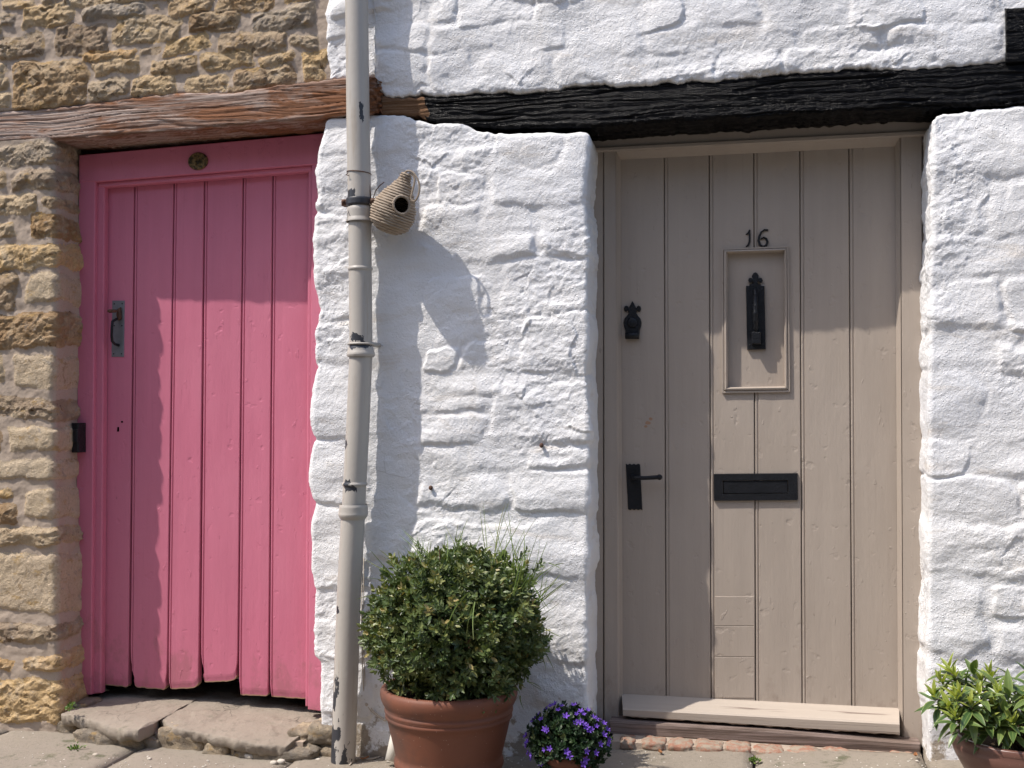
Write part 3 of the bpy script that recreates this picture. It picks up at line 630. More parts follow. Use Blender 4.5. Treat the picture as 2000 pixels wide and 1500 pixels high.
    sheet(root, s, z0, lambda x: x * 0 - 0.22, line([(560, 240), (625, 236), (675, 229), (720, 224), (750, 224), (800, 228), (812, 236), (845, 242), (904, 241), (932, 253), (967, 261), (1030, 264), (1090, 260), (1148, 260), (1200, 262)], 0, 0.003, 6), XL=mL, XR=mR, r=r, dL=0.17, dR=0.215, wobL=wL, wobR=wR, rollT=0.014, stones=st, kind='white', seed=4, mats=mats, y0=-0.012)
    # right of the taupe door
    mL, wL = edge([(1825, 215), (1820, 240), (1822, 300), (1817, 400), (1820, 450), (1815, 560), (1817, 620), (1813, 760), (1814, 900), (1813, 1100), (1812, 1250), (1811, 1380), (1816, 1520)])
    eL = mL + r - math.pi * r / 2 - 0.215; st = []
    Ec = [(1815, 218, 2010, 340, 0), (1815, 346, 1926, 456, 0), (1815, 462, 2005, 540, 0), (1815, 547, 1960, 640, 0), (1815, 646, 1990, 716, 0), (1815, 724, 1914, 852, 0), (1815, 860, 1900, 925, 0), (1815, 930, 1975, 1015, 0), (1815, 1024, 2010, 1130, 0), (1815, 1137, 1930, 1278, 0), (1815, 1290, 1905, 1390, 0)]
    for a, b, c, d, _ in Ec:
        (u0, v1), (u1, v0) = XZ(a, b), XZ(c, d); u0 = eL - 0.05
        st.append(Stone((u0 + u1) / 2, (v0 + v1) / 2, (u1 - u0) / 2, (v1 - v0) / 2, rnd, rnd.uniform(0.006, 0.014), jit=0.07, style=0, rot=0))
    st += traced(rnd, [(1932, 350, 2060, 455), (1966, 548, 2080, 642), (1920, 735, 2030, 862), (1905, 868, 2060, 925), (1984, 932, 2100, 1015), (1936, 1140, 2050, 1215), (1940, 1222, 2060, 1300), (1912, 1306, 2040, 1400)], 0, 0, 1, HW)
    st += rubble(rnd, XZ(2060, 700)[0], XMAX, -0.2, 2.2, (0.08, 0.16), (0.16, 0.36), HW, 0.01, keep=False)
    s = zones([(eL, mL + r, 0.006), (mL + r, 0.95, 0.0046), (0.95, XMAX, 0.014)]); z0 = zones([(-0.22, 2.16, 0.0046)])
    sheet(root, s, z0, lambda x: x * 0 - 0.22, line([(1780, 236), (1815, 226), (1830, 220), (1895, 214), (2000, 205), (2700, 165)], 0, 0.003, 8), XL=mL, r=r, dL=0.215, wobL=wL, rollT=0.02, stones=st, kind='white', seed=5, mats=mats, y0=-0.012)
white_house()

def timber_beam(name, label, X0, X1, top, bot, yf, deep, mat, seed, amp, bare=None, ragged=0.0):
    s = zones([(X0, max(X0, -2.98), 0.02), (max(X0, -2.98), min(X1, 0.9), 0.005), (min(X1, 0.9), X1, 0.02)]) if X0 < -3 or X1 > 1 else zones([(X0, X1, 0.005)])
    s = np.unique(s)
    T, B = top(s), bot(s); nf = 40; r = 0.010
    rows = []
    for y in (0.12, 0.06, 0.02): rows.append((1.0, y, 0, 1))
    for a in np.linspace(math.pi / 2, 0, 5): rows.append((1.0, r * (1 - math.cos(a)) if False else r * (1 - math.cos(a)), -math.cos(a), math.sin(a)))
    for k in range(1, nf): rows.append((1 - k / nf, 0, -1, 0))
    for a in np.linspace(0, math.pi / 2, 5): rows.append((0.0, r * (1 - math.cos(a)), -math.cos(a), -math.sin(a)))
    for y in np.linspace(0.03, deep, 22): rows.append((0.0, y, 0, -1))
    nu, nv = len(s), len(rows); f = np.array([q[0] for q in rows]); y = np.array([q[1] for q in rows]); ny = np.array([q[2] for q in rows]); nz = np.array([q[3] for q in rows])
    X = np.repeat(s[:, None], nv, 1); Z = B[:, None] + r + (T - B - 2 * r)[:, None] * f[None, :] + r * np.where(np.abs(nz) > 0, nz, 0)[None, :]
    along = Z + np.where(nz < 0, -y, y)[None, :]
    wz = along + 0.012 * fbm(X * 2.5, along * 6, 3, seed + 2) + 0.02 * np.exp(-((X + 2.25) / 0.16) ** 2) * np.sin(along * 30) * (seed == 50)
    h = amp * (0.55 * fbm(X * 1.1, wz * 95, 4, seed, 0.65) - 1.2 * sstep(0.84, 0.99, ridge(X * 1.1, wz * 30, 1, seed + 7)) + 0.25 * fbm(X * 22, wz * 70, 2, seed + 12)) + 0.004 * fbm(X * 1.6, along * 4, 3, seed + 30)
    if ragged:
        d = X1 - X; h = h - ragged * np.clip(1 - d / 0.05, 0, 1) ** 2 * (1 + 1.2 * fbm(X * 60, Z * 60, 3, seed))
    YF_ = (yf(s) if callable(yf) else s * 0 + yf)[:, None]
    P = np.stack([X, YF_ + y[None, :] + ny[None, :] * h, Z + nz[None, :] * h], 2)
    I = np.arange(nu * nv).reshape(nu, nv); Q = np.stack([I[:-1, :-1], I[:-1, 1:], I[1:, 1:], I[1:, :-1]], 2).reshape(-1, 4)
    V = P.reshape(-1, 3); me = mesh_np(name, V, Q)
    if bare is not None: attr(me, 'bare', bare(X, Z).ravel())
    # ends
    o = obj(name, me, mat); tag(o, label, 'beam')
    mb = []
    for col, rev in ((0, False), (nu - 1, True)):
        mb.append(tuple(int(i) for i in (I[col] if rev else I[col][::-1])))
    import bmesh
    bm = bmesh.new(); bm.from_mesh(me); bm.verts.ensure_lookup_table()
    for q in mb: bm.faces.new([bm.verts[i] for i in q])
    bm.to_mesh(me); bm.free()
    return o
def beams():
    xe = XZ(748, 190)[0]
    timber_beam('timber_lintel', 'weathered reddish brown oak lintel beam above the pink door', XMIN, xe, line(LINTEL_TOP, 0, 0.003), line(LINTEL_BOT, 0, 0.003, 3), lambda x: np.interp(x, [-2.7, -1.55], [0.0, -0.030]), 0.27, 'oak', 50, 0.0030, ragged=0.03)
    xb = XZ(826, 200)[0]; xs = XZ(746, 200)[0]
    timber_beam('painted_beam', 'long glossy black painted timber beam above the taupe door', xs, XMAX, line(BEAM_TOP, 0, 0.005, 5), line(BEAM_BOT, 0, 0.005, 7), -0.006, 0.27, 'beam', 90, 0.0055,
                bare=lambda X, Z: np.clip((xb - X) / 0.05 + 0.5 + 0.9 * fbm(X * 14, Z * 14, 3, 3) * 0.6, 0, 1))
    # black timber end, upper right corner
    a = XZ(1961, 20); b = XZ(2060, 116)
    o = timber_beam('timber_post_foot', 'black painted timber block at the upper right, standing on the black beam', a[0], a[0] + 0.42, lambda x: x * 0 + a[1] + 0.004 * fbm(x * 20, x * 0, 2, 1), lambda x: x * 0 + XZ(1961, 128)[1], -0.024, 0.2, 'beam', 120, 0.004, bare=lambda X, Z: X * 0)
beams()

# ================================================================== joinery
def plank(root, xt, xb, yt, yb, Y, mat, bead=0.009, groove=0.0045, wear=None, seed=0, hole=None, thick=0.028, g=0.002, gd=0.010):
    """board between pixel edges xt (top left,right) and xb (bottom left,right), from yt to yb; a bead runs down its left edge"""
    tl, tr = W(xt[0], yt[0], Y), W(xt[1], yt[1], Y); bl, br = W(xb[0], yb[0], Y), W(xb[1], yb[1], Y)
    wd = 0.5 * ((tr - tl).x + (br - bl).x)
    prof = [(g, gd), (g + 0.001, 0.003)]
    if bead:
        prof += [(g + bead * (0.5 - 0.5 * math.cos(a)), 0.0035 * (1 - math.sin(a)) + 0.0004) for a in np.linspace(0.4, math.pi - 0.4, 5)]
        prof += [(g + bead + 0.0005, groove), (g + bead + 0.0022, groove), (g + bead + 0.0035, 0.0)]
    else: prof += [(g + 0.003, 0.0)]
    xL = prof[-1][0]; nx = 12
    prof += [(xL + (wd - g - 0.003 - xL) * k / nx, 0.0) for k in range(1, nx + 1)] + [(wd - g - 0.001, 0.002), (wd - g, gd)]
    if hole is not None: prof += [(max(hole[0] - tl.x, 0) if hole[0] > tl.x else -1, 0.0), (hole[1] - tl.x if hole[1] < tr.x else -1, 0.0)]
    prof = sorted([p for p in prof if p[0] >= 0])
    px = np.array([p[0] for p in prof]); py = np.array([p[1] for p in prof])
    t = np.unique(np.concatenate([np.linspace(0, 0.86, 34), np.linspace(0.86, 0.998, 34 if wear else 6), [1.0]] + ([[(tl.z - hole[2]) / (tl.z - bl.z), (tl.z - hole[3]) / (tl.z - bl.z)]] if hole is not None else [])))
    fx = px / wd
    TX = tl.x + (tr.x - tl.x) * fx; BX = bl.x + (br.x - bl.x) * fx; TZ = tl.z + (tr.z - tl.z) * fx; BZ = bl.z + (br.z - bl.z) * fx
    X = TX[:, None] + (BX - TX)[:, None] * t[None, :]
    if wear:
        cl, cr, rag = wear; dl, dr = px, wd - px
        BZ = BZ + cl * np.clip(1 - dl / (cl * 1.3), 0, 1) ** 1.8 + cr * np.clip(1 - dr / (cr * 1.3), 0, 1) ** 1.8 + rag * fbm(px * 40 + seed, px * 0, 3, seed)
    Z = TZ[:, None] + (BZ - TZ)[:, None] * t[None, :]
    Yg = Y + py[:, None] + 0 * X + 0.0012 * fbm(X * 9, Z * 2.0, 2, seed)
    if wear:
        er = sstep(0.93, 1.0, t)[None, :] * (0.5 + 0.5 * sstep(.97, 1, t)[None, :]) * (0.022 if seed in (4, 6) else 0.006); side = np.where(fx < 0.5, 1, -0.35)[:, None] * (np.abs(fx - 0.5) * 2)[:, None] ** 6
        X = X + side * er * (1 + 0.7 * fbm(Z * 26, Z * 0 + seed, 3, seed)); Yg = Yg + 0.004 * sstep(0.985, 1, t)[None, :]
    nu, nv = X.shape; I = np.arange(nu * nv).reshape(nu, nv)
    Q = np.stack([I[:-1, :-1], I[:-1, 1:], I[1:, 1:], I[1:, :-1]], 2).reshape(-1, 4)
    V = np.stack([X, Yg, Z], 2).reshape(-1, 3)
    if hole is not None:
        c = V[Q].mean(1); Q = Q[~((c[:, 0] > hole[0]) & (c[:, 0] < hole[1]) & (c[:, 2] > hole[2]) & (c[:, 2] < hole[3]))]
    rim = list(I[:, 0]) + list(I[-1, 1:]) + list(I[-2::-1, -1]) + list(I[0, -2:0:-1]); n = len(V); m = len(rim)
    bk = V[rim].copy(); bk[:, 1] = Y + thick
    sk = np.array([(rim[k], n + k, n + (k + 1) % m, rim[(k + 1) % m]) for k in range(m)])
    if hole is not None:
        c = V[sk[:, [0, 3]]].mean(1); sk = sk[~((c[:, 0] > hole[0]) & (c[:, 0] < hole[1]) & (c[:, 2] > hole[2]) & (c[:, 2] < hole[3]))]
    bq = [] if hole is not None else [[n, n + nu - 1, n + nu - 1 + nv - 1, n + 2 * (nu - 1) + nv - 1]]
    F = np.concatenate([Q, sk] + ([np.array(bq)] if bq else []))[:, ::-1]
    me = mesh_np('plank', np.concatenate([V, bk]), F, smooth=False)
    o = obj('plank', me, mat, root)
    if wear:
        me.materials.append(M['endgrain']); AV = np.concatenate([V, bk]); vt = np.concatenate([np.tile(t, nu), t[np.array(rim) % nv]])
        low = vt[F].min(1) > 0.9975; me.polygons.foreach_set('material_index', low.astype(np.int32))
    return o

def pink_door():
    YF, YS, YL = 0.152, 0.172, 0.204
    fr = dr = thing('plank_door', 'pink painted plank door in pink frame, plank ends worn ragged above the stone step', 'door', W(400, 1345, YL))
    MB().prism(pxo([(154, 303), (186, 300), (178, 1357), (146, 1357)], YF), YF, YF + 0.06, 0.003).build('jamb', 'pink', fr)
    MB().prism(pxo([(187.5, 350), (204, 350), (197, 1354), (179.5, 1356)], YS), YS, YS + 0.03, 0.004).build('door_stop', 'pink', fr)
    MB().prism(pxo([(609, 315), (650, 315), (650, 1392), (601, 1386)], YF + .004), YF + .004, YF + 0.06, 0.003).build('jamb', 'pink', fr)
    MB().prism(pxo([(602, 330), (611, 330), (603, 1380), (596, 1380)], YS), YS, YS + 0.03, 0.004).build('door_stop', 'pink', fr)
    hb = MB().prism(pxo([(154, 356), (190, 355), (611, 321), (650, 318), (650, 258), (154, 303)], YF - .002), YF - .002, YF + 0.06, 0.003); hb.build('head', 'pink', fr)
    MB().prism(pxo([(191, 366), (610, 334), (610, 322.5), (191, 356.5)], YS - .004), YS - .004, YS + 0.03, 0.004).build('door_stop', 'pink', fr)
    # number plaque
    c = W(387, 315, YF - .004); rx = 21 * depth(c) / FPX; rz = rx * 0.82
    el = lambda k: [(c.x + rx * k * math.cos(a), c.z + rz * k * math.sin(a)) for a in np.linspace(0, 2 * math.pi, 33)[:-1]]
    p = MB().prism(el(1.0), YF - .009, YF, 0.002).build('number_plaque', 'brass', fr)
    ringp = [(c.x + rx * .86 * math.cos(a), YF - .0095, c.z + rz * .86 * math.sin(a)) for a in np.linspace(0, 2 * math.pi, 40)]
    MB().tube(ringp, 0.0014, 6).build('rim', 'brass', p)
    h = rz * 0.5
    y = YF - .0105
    d = MB(); d.tube([(c.x - .013, y, c.z + h * .55), (c.x - .0075, y, c.z + h), (c.x - .0075, y, c.z - h)], 0.0022, 6); d.tube([(c.x - .0125, y, c.z - h), (c.x - .0025, y, c.z - h)], 0.0017, 6); d.build('digit', 'brass', p)
    d = MB(); d.tube([(c.x + .0095, y, c.z - h), (c.x + .0095, y, c.z + h), (c.x + .001, y, c.z - h * .35), (c.x + .0145, y, c.z - h * .35)], 0.0021, 6); d.build('digit', 'brass', p)
    for s in (-1, 1):
        MB().sphere((c.x + s * rx * .68, y, c.z), 0.002, 6).build('screw', 'brass', p)
    # lock keep in the stone side
    k = MB(); q = W(139, 855, 0.13)
    k.prism(pxo([(139, 826), (153, 826), (153, 884), (139, 884)], 0.10), 0.10, 0.15, 0.004)
    k.prism(pxo([(142, 838), (151, 838), (151, 864), (142, 864)], 0.092), 0.092, 0.104, 0.003); k.build('lock_keep', 'iron', fr)
    # leaf
    xt = [206, 263, 340, 399.5, 475, 533, 606]; xb = [200, 251, 327, 388.5, 464.5, 525, 602]
    yb = [(1338, 1343), (1342, 1348), (1347, 1344), (1334, 1329), (1358, 1360), (1361, 1366)]
    wear = [(0.004, 0.012, .003), (0.022, 0.014, .003), (0.012, 0.022, .003), (0.016, 0.02, .003), (0.008, 0.010, .002), (0.004, 0.008, .002)]
    for i in range(6):
        gl = 4 if i in (1, 3) else 0
        plank(dr, (xt[i], xt[i + 1]), (xb[i] + gl * 0.5, xb[i + 1]), (345 - i * 4, 345 - i * 4), yb[i], YL, 'pink', wear=wear[i], seed=i + 3, bead=0.0085 if i else 0, groove=0.005)
    # a dark board edge behind: ledges on the inside
    for z in (1.75, 1.0, 0.28):
        a, b = XZ(206, 700, YL)[0], XZ(602, 700, YL)[0]
        MB().prism([(a, z - .06), (b, z - .06), (b, z + .06), (a, z + .06)], YL + .0285, YL + .055, 0.003).build('ledge', 'pink', dr)
    # latch
    yp = YL - 0.003
    lp = MB().prism(pxo([(219, 587), (243, 587), (241.5, 697), (217.5, 697)], yp), yp, YL + .001, 0.001).build('latch_plate', 'steel', dr)
    def P(a, b, off): return W(a, b, yp - off)
    b = MB(); b.tube([P(232, 622, 0), P(226, 624, .018), P(219.5, 628, .032), P(218.5, 640, .036), P(218, 655, .036), P(219, 666, .032), P(224, 672, .016), P(232, 674, 0)], [.0055, .0055, .0055, .0052, .0052, .0055, .0055, .0065], 10); b.build('pull_handle', 'iron', lp, True)
    b = MB(); b.prism(pxo([(228, 604), (234, 600), (235, 622), (229, 626), (226.5, 615)], yp - .012), yp - .012, yp, .002); b.tube([P(231, 607, .004), P(224, 607.5, .03), P(214, 607.5, .048)], [.005, .006, .0075], 10); b.sphere(P(214, 607.5, .048), .0078, 8, (1.3, 1, .8)); b.build('thumb_lever', 'rust', lp, True)
    for a, c_ in ((223, 593.5), (238.5, 593), (223, 636), (238, 636), (222, 691), (237, 691)):
        MB().sphere(P(a, c_, 0.0005), 0.003, 6, (1, .5, 1)).build('screw', 'iron', lp)
    MB().prism(pxo([(229, 834), (232.5, 834), (232.5, 843), (228.5, 843)], YL - .0006), YL - .0006, YL + .002, 0.0).build('keyhole', 'hole', dr)
    e = W(238.3, 824, YL); MB().prism([(e.x + .0048 * math.cos(a), e.z + .004 * math.sin(a)) for a in np.linspace(0, 6.28, 9)[:-1]], YL - .0006, YL + .002, 0.0).build('keyhole', 'hole', dr)
pink_door()

def taupe_door():
    YF, YL = 0.200, 0.236
    fr = dr = thing('plank_door', 'taupe painted plank door in a taupe frame with black ironwork and number 16', 'door', W(1485, 1390, YL))
    MB().prism(pxo([(1130, 285), (1178, 285), (1178, 1425), (1130, 1425)], YF), YF, YF + .05, .002).build('lining', 'taupe', fr)
    MB().prism(pxo([(1179, 285), (1204, 285), (1209, 1422), (1180, 1422)], YF - .004), YF - .004, YF + .05, .004).build('jamb', 'taupe', fr)
    MB().prism(pxo([(1758, 252), (1801, 252), (1803, 1462), (1764, 1459)], YF - .004), YF - .004, YF + .05, .004).build('jamb', 'taupe', fr)
    MB().prism(pxo([(1802.5, 252), (1840, 252), (1840, 1475), (1804.5, 1470)], YF + .002), YF + .002, YF + .05, .002).build('lining', 'taupe', fr)
    MB().prism(pxo([(1130, 291), (1840, 254), (1840, 218), (1130, 250)], YF - .006), YF - .006, YF + .05, .002).build('head', 'taupe', fr)
    MB().prism(pxo([(1150, 297), (1815, 264), (1815, 253), (1150, 288)], YF - .016), YF - .016, YF, .004).build('drip_mould', 'taupe', fr)
    def splay(o0, o1, i0, i1):
        a, b = W(*o0, YF - .0045), W(*o1, YF - .0045); c, d = W(*i0, YL - .0015), W(*i1, YL - .0015); e, g_ = W(*o0, YL + .004), W(*o1, YL + .004)
        m = MB(); m.add([a, b, d, c, e, g_], [(0, 1, 2, 3), (0, 3, 4), (1, 5, 2), (3, 2, 5, 4)]); m.build('door_stop', 'taupe', fr)
    splay((1757.5, 262), (1763.5, 1458), (1748, 270), (1754, 1452)); splay((1204.5, 1422), (1203.5, 285), (1217, 1420), (1212.5, 292)); splay((1204, 296), (1758, 268), (1212, 312), (1749, 286))
    xt = [1193, 1297, 1385, 1472, 1562, 1658, 1772]; xb = [1196, 1301, 1389, 1476, 1567, 1664, 1779]
    y2 = lambda x: 1358 + (x - 1218) * 0.0505
    hx0, hz1 = XZ(1420, 492, YL); hx1, hz0 = XZ(1533, 757, YL)
    for i in range(6):
        hole = (hx0, hx1, hz0, hz1) if i in (2, 3) else None
        plank(dr, (xt[i], xt[i + 1]), (xb[i], xb[i + 1]), (272, 272), (y2(xb[i]) + 3, y2(xb[i + 1]) + 3), YL, 'taupe', seed=20 + i, hole=hole, bead=0.0095 if i else 0, groove=0.0035, g=0.0010, gd=0.006)
    # repaired bottom of the third board
    for a, b in ((1165, 1222), (1223, 1282.5), (1283.5, 1363)):
        MB().prism(pxo([(1396, b), (1473.5, b), (1473.5, a), (1396, a)], YL - .0016), YL - .0016, YL + .004, .0009).build('repair_patch', 'taupe', dr)
    # glazed-panel place, now a sunk board in a planted moulding
    MB().prism(pxo([(1415, 765), (1538, 765), (1538, 485), (1415, 485)], YL + .018), YL + .018, YL + .026, 0.0).build('sunk_panel', 'taupe', dr)
    outer = pxo([(1409, 486), (1540, 481), (1543, 766), (1410, 768)], YL); inner = pxo([(1421, 495), (1531, 492), (1532, 754), (1422, 756)], YL)
    for k in range(4):
        a, b = outer[k], outer[(k + 1) % 4]; c, d = inner[(k + 1) % 4], inner[k]
        lerp = lambda p, q, t: (p[0] + (q[0] - p[0]) * t, p[1] + (q[1] - p[1]) * t)
        prof = [(0.0, YL + .004), (0.03, YL - .009), (.30, YL - .009), (.38, YL - .005), (.46, YL - .012), (.72, YL - .014), (.95, YL - .004), (1.0, YL + .018)]
        v = []; f = []
        for t, y in prof:
            p = lerp(a, d, t); q = lerp(b, c, t); ex = (q[0] - p[0], q[1] - p[1]); L = math.hypot(*ex); g = 0.0004 / L
            v += [(p[0] + ex[0] * g, y, p[1] + ex[1] * g), (q[0] - ex[0] * g, y, q[1] - ex[1] * g)]
        n = len(prof)
        for i in range(n - 1): f.append((2 * i, 2 * i + 1, 2 * i + 3, 2 * i + 2))
        m = MB(); m.add(v, f); m.build('panel_moulding', 'taupe', dr)
    # numbers
    y = YL - .006
    def stroke(pts, wd, th=0.006):
        P = np.array([XZ(a, b, y) for a, b in pts]); n = len(P); L = []; R = []
        for i in range(n):
            t = P[min(i + 1, n - 1)] - P[max(i - 1, 0)]; t /= np.linalg.norm(t); nn = np.array([-t[1], t[0]]); hw = wd[i] if hasattr(wd, '__len__') else wd
            L.append(P[i] + nn * hw); R.append(P[i] - nn * hw)
        v = []; f = []
        for i in range(n):
            for q, yy in ((L[i], y + th), (L[i], y + .001), ((L[i] + R[i]) / 2, y - .001), (R[i], y + .001), (R[i], y + th)): v.append((q[0], yy, q[1]))
        for i in range(n - 1):
            for k in range(4): f.append((i * 5 + k, i * 5 + k + 1, (i + 1) * 5 + k + 1, (i + 1) * 5 + k))
        f.append((0, 1, 2, 3, 4)); f.append(tuple((n - 1) * 5 + k for k in (4, 3, 2, 1, 0)))
        m = MB(); m.add(v, f); return m
    d = stroke([(1457, 458), (1461, 455.5), (1464.5, 449.5)], [.0018, .0028, .003]); d2 = stroke([(1464, 448.5), (1464, 460), (1464, 472), (1461.5, 478), (1457, 482)], [.0028, .0034, .0034, .0036, .0026]); d.add(d2.v, d2.f); d.build('digit', 'iron', dr)
    six = [(1500, 449.5), (1493, 449), (1487, 453), (1483, 461), (1481.5, 470), (1484, 478), (1490, 481.5), (1496.5, 479), (1499, 472), (1496.5, 466), (1491, 464), (1485.5, 467)]
    stroke(six, [.0032, .0030, .0032, .0038, .0042, .0042, .0036, .004, .0042, .004, .0032, .002]).build('digit', 'iron', dr)
    # knocker on the panel
    yk = YL + .012
    ol = [(1459.5, 683), (1495.5, 682), (1495, 640), (1493.5, 590), (1493, 558.5), (1486.5, 558), (1486, 555), (1480.5, 554.5), (1478.5, 551), (1482, 549.5), (1487, 552), (1490, 548), (1488, 543), (1483.5, 542.5), (1481, 544), (1481.5, 538), (1479, 533.5), (1475, 531.5), (1471, 534), (1468.5, 538.5), (1469.5, 544), (1466.5, 542.5), (1462.5, 543.5), (1461, 548), (1464, 552), (1468.5, 550), (1472, 551.5), (1470, 554.5), (1464, 555), (1463.5, 558), (1457, 558.5), (1457.5, 590), (1458.5, 640)]
    kn = MB().prism(pxo(ol, yk - .006), yk - .006, YL + .0185, .0015).build('knocker_plate', 'iron', dr)
    def K(a, b, o): return W(a, b, yk - .006 - o)
    path = []; R = []
    for t in np.linspace(0, 1, 40):
        path.append(K(1475 + 1.5 * t, 565 + t * 92, 0.006 + 0.026 * math.sin(math.pi * min(1, t * 1.05)) ** 0.8)); R.append(.0055 + .0035 * math.sin(math.pi * t) + .0009 * math.sin(t * 40))
    MB().tube(path, R, 12).build('knocker_ring', 'iron', kn, True)
    MB().prism(pxo([(1468, 648), (1486, 648), (1486, 672), (1468, 672)], yk - .030), yk - .030, yk - .006, .003).build('striker', 'iron', kn)
    for a, b in ((1463, 566), (1489, 566), (1464, 674), (1491, 674)): MB().sphere(K(a, b, 0), .0032, 6, (1, .6, 1)).build('rivet', 'iron', kn)
    # night latch cover
    y = YL - .009
    half = [(0, 588), (2.5, 592), (5, 597), (8, 602.5), (8.5, 599), (11.5, 596.5), (15.5, 598.5), (17, 603), (15.5, 607.5), (12, 609.5), (11, 606.5), (8.5, 608), (7.5, 612), (11, 617), (15.5, 622), (17.5, 630), (16.5, 638), (14, 645), (13, 662)]
    ol = [(1235 + a, b) for a, b in half] + [(1235 - a, b) for a, b in half[::-1][:-1]]
    lc = MB().prism(pxo(ol, y), y, YL - .0002, .003).build('latch_cover', 'iron', dr)
    MB().tube([W(1221.5, 655, y - .006), W(1248, 655, y - .006)], .0125, 14).build('scroll', 'iron', lc, True)
    MB().sphere(W(1235, 630, y), .020, 12, (1, .35, 1)).build('boss', 'iron', lc, True)
    # lever handle
    y = YL - .005; top = [(1222 + 4 * k, 905.5 + (2.2 if k % 2 else 0)) for k in range(8)]
    bot = [(1254.5 - 4 * k, 996.5 - (2.2 if k % 2 else 0)) for k in range(8)]
    hp = MB().prism(pxo(top + bot, y), y, YL - .0002, .0015).build('handle_plate', 'iron', dr)
    H = lambda a, b, o: W(a, b, y - o)
    m = MB(); m.tube([H(1236, 933, 0), H(1236, 933, .030)], [.011, .009], 12); m.tube([H(1233, 933, .034), H(1242, 933.5, .038), H(1262, 933.5, .040), H(1280, 932.5, .040), H(1288, 932, .039)], [.0075, .008, .0072, .0078, .008], 12); m.sphere(H(1288, 932, .039), .0105, 10); m.build('lever', 'iron', hp, True)
    # letter plate
    y = YL - .010; o4 = pxo([(1393.5, 925.5), (1558, 924), (1559, 977.5), (1394, 978.5)], y); i4 = pxo([(1411, 938.5), (1539, 937.5), (1540, 964), (1412, 965)], y)
    m = MB(); v = [(p[0], YL - .0002, p[1]) for p in o4] + [(p[0] * .985 + .015 * sum(a[0] for a in o4) / 4, y, p[1] * .97 + .03 * sum(a[1] for a in o4) / 4) for p in o4] + [(p[0], y, p[1]) for p in i4] + [(p[0], y + .006, p[1]) for p in i4]
    m.add(v, [(a + k, a + (k + 1) % 4, a + 4 + (k + 1) % 4, a + 4 + k) for a in (0, 4, 8) for k in range(4)])
    lp = m.build('letter_plate', 'iron', dr)
    MB().prism(pxo([(1413, 964), (1538.5, 963), (1538, 939), (1412.5, 940)], y + .003), y + .003, y + .007, .0015).build('flap', 'iron', lp)
    rc = random.Random(8)
    for cx, cy, sz in ((1266, 826, 4.2), (1271, 818, 3.0), (1261, 833, 2.4)):
        MB().prism(pxo([(cx + sz * rc.uniform(.6, 1.2) * math.cos(a) + .5 * sz * math.cos(a), cy + sz * rc.uniform(.6, 1.2) * math.sin(a)) for a in np.linspace(0, 6.28, 10)[:-1]], YL - .0005), YL - .0005, YL + .001, 0).build('paint_chip', 'endgrain', dr)
    # weatherboard
    A = [W(1214, 1355, YL), W(1756, 1383, YL)]; yw = 0.150
    B = [W(1216.5, 1384, yw), W(1757, 1413, yw)]; C = [W(1216.5, 1400.5, yw + .002), W(1757.5, 1437, yw + .002)]
    zb = [C[0].z, C[1].z]
    nx = 60; v = []; f = []
    for i in range(nx):
        t = i / (nx - 1); a = A[0].lerp(A[1], t); b = B[0].lerp(B[1], t); c = C[0].lerp(C[1], t); jj = 0.0015 * math.sin(i * 2.3) + 0.0015 * math.sin(i * 0.9 + 1)
        n_ = [a, a.lerp(b, .5), b + Vector((0, .006, .002)), b + Vector((0, 0, -.004)), (b + c) / 2, c + Vector((0, 0, .005)), c + Vector((0, .008, jj)), Vector((c.x, YL, c.z)), ]
        v += n_
    k = 8
    for i in range(nx - 1):
        for j in range(k): f.append((i * k + j, i * k + (j + 1) % k, (i + 1) * k + (j + 1) % k, (i + 1) * k + j))
    f.append(tuple(range(k))[::-1]); f.append(tuple((nx - 1) * k + j for j in range(k)))
    m = MB(); m.add(v, f); m.build('weatherboard', 'taupe_old', dr)
    # threshold
    yt = 0.125; th = MB()
    p = pxo([(1190, 1434), (1500, 1452), (1798, 1475), (1798, 1453), (1500, 1428), (1190, 1409)], yt)
    th.prism(p, yt, YL + .1, .004); o = th.build('door_threshold', 'sillwood'); tag(o, 'grey weathered wooden threshold beneath the taupe door', 'threshold')
    # brick course under the threshold
    br = thing('brick_course', 'row of worn red bricks in front of the taupe door threshold', 'bricks', W(1420, 1450, 0.1))
    xs = [1212, 1240, 1254, 1298, 1306, 1352, 1358, 1412, 1419, 1466, 1474, 1530, 1537, 1600, 1607, 1665, 1672, 1735, 1741, 1790]
    rr = random.Random(3)
    for i in range(0, len(xs) - 1, 2):
        a, b = xs[i], xs[i + 1]; l = lambda x: 1431 + (x - 1210) * 0.066; y = 0.05
        pa = pxo([(a, l(a) + 26), (b, l(b) + 26), (b, l(b) + 8), (a, l(a) + 8)], y)
        rock(br, 'brick', ((pa[0][0] + pa[1][0]) / 2, 0.082, (pa[0][1] + pa[2][1]) / 2 - 0.006 + rr.uniform(-.004, .001)), ((pa[1][0] - pa[0][0]) / 2 + .002, 0.05, (pa[2][1] - pa[0][1]) / 2), i, 'brick', 0.005, 4, 14)
    m = MB(); a, b = XZ(1196, 1430, .1)[0], XZ(1800, 1430, .1)[0]
    za, zb_ = XZ(1196, 1447, .05)[1], XZ(1800, 1488, .05)[1]
    m.add([(a, .045, za - .1), (b, .045, zb_ - .1), (b, .045, zb_), (a, .045, za), (a, .24, za + .010), (b, .24, zb_ + .010)], [(0, 1, 2, 3), (3, 2, 5, 4)]); m.build('bedding_mortar', 'mortar', br)
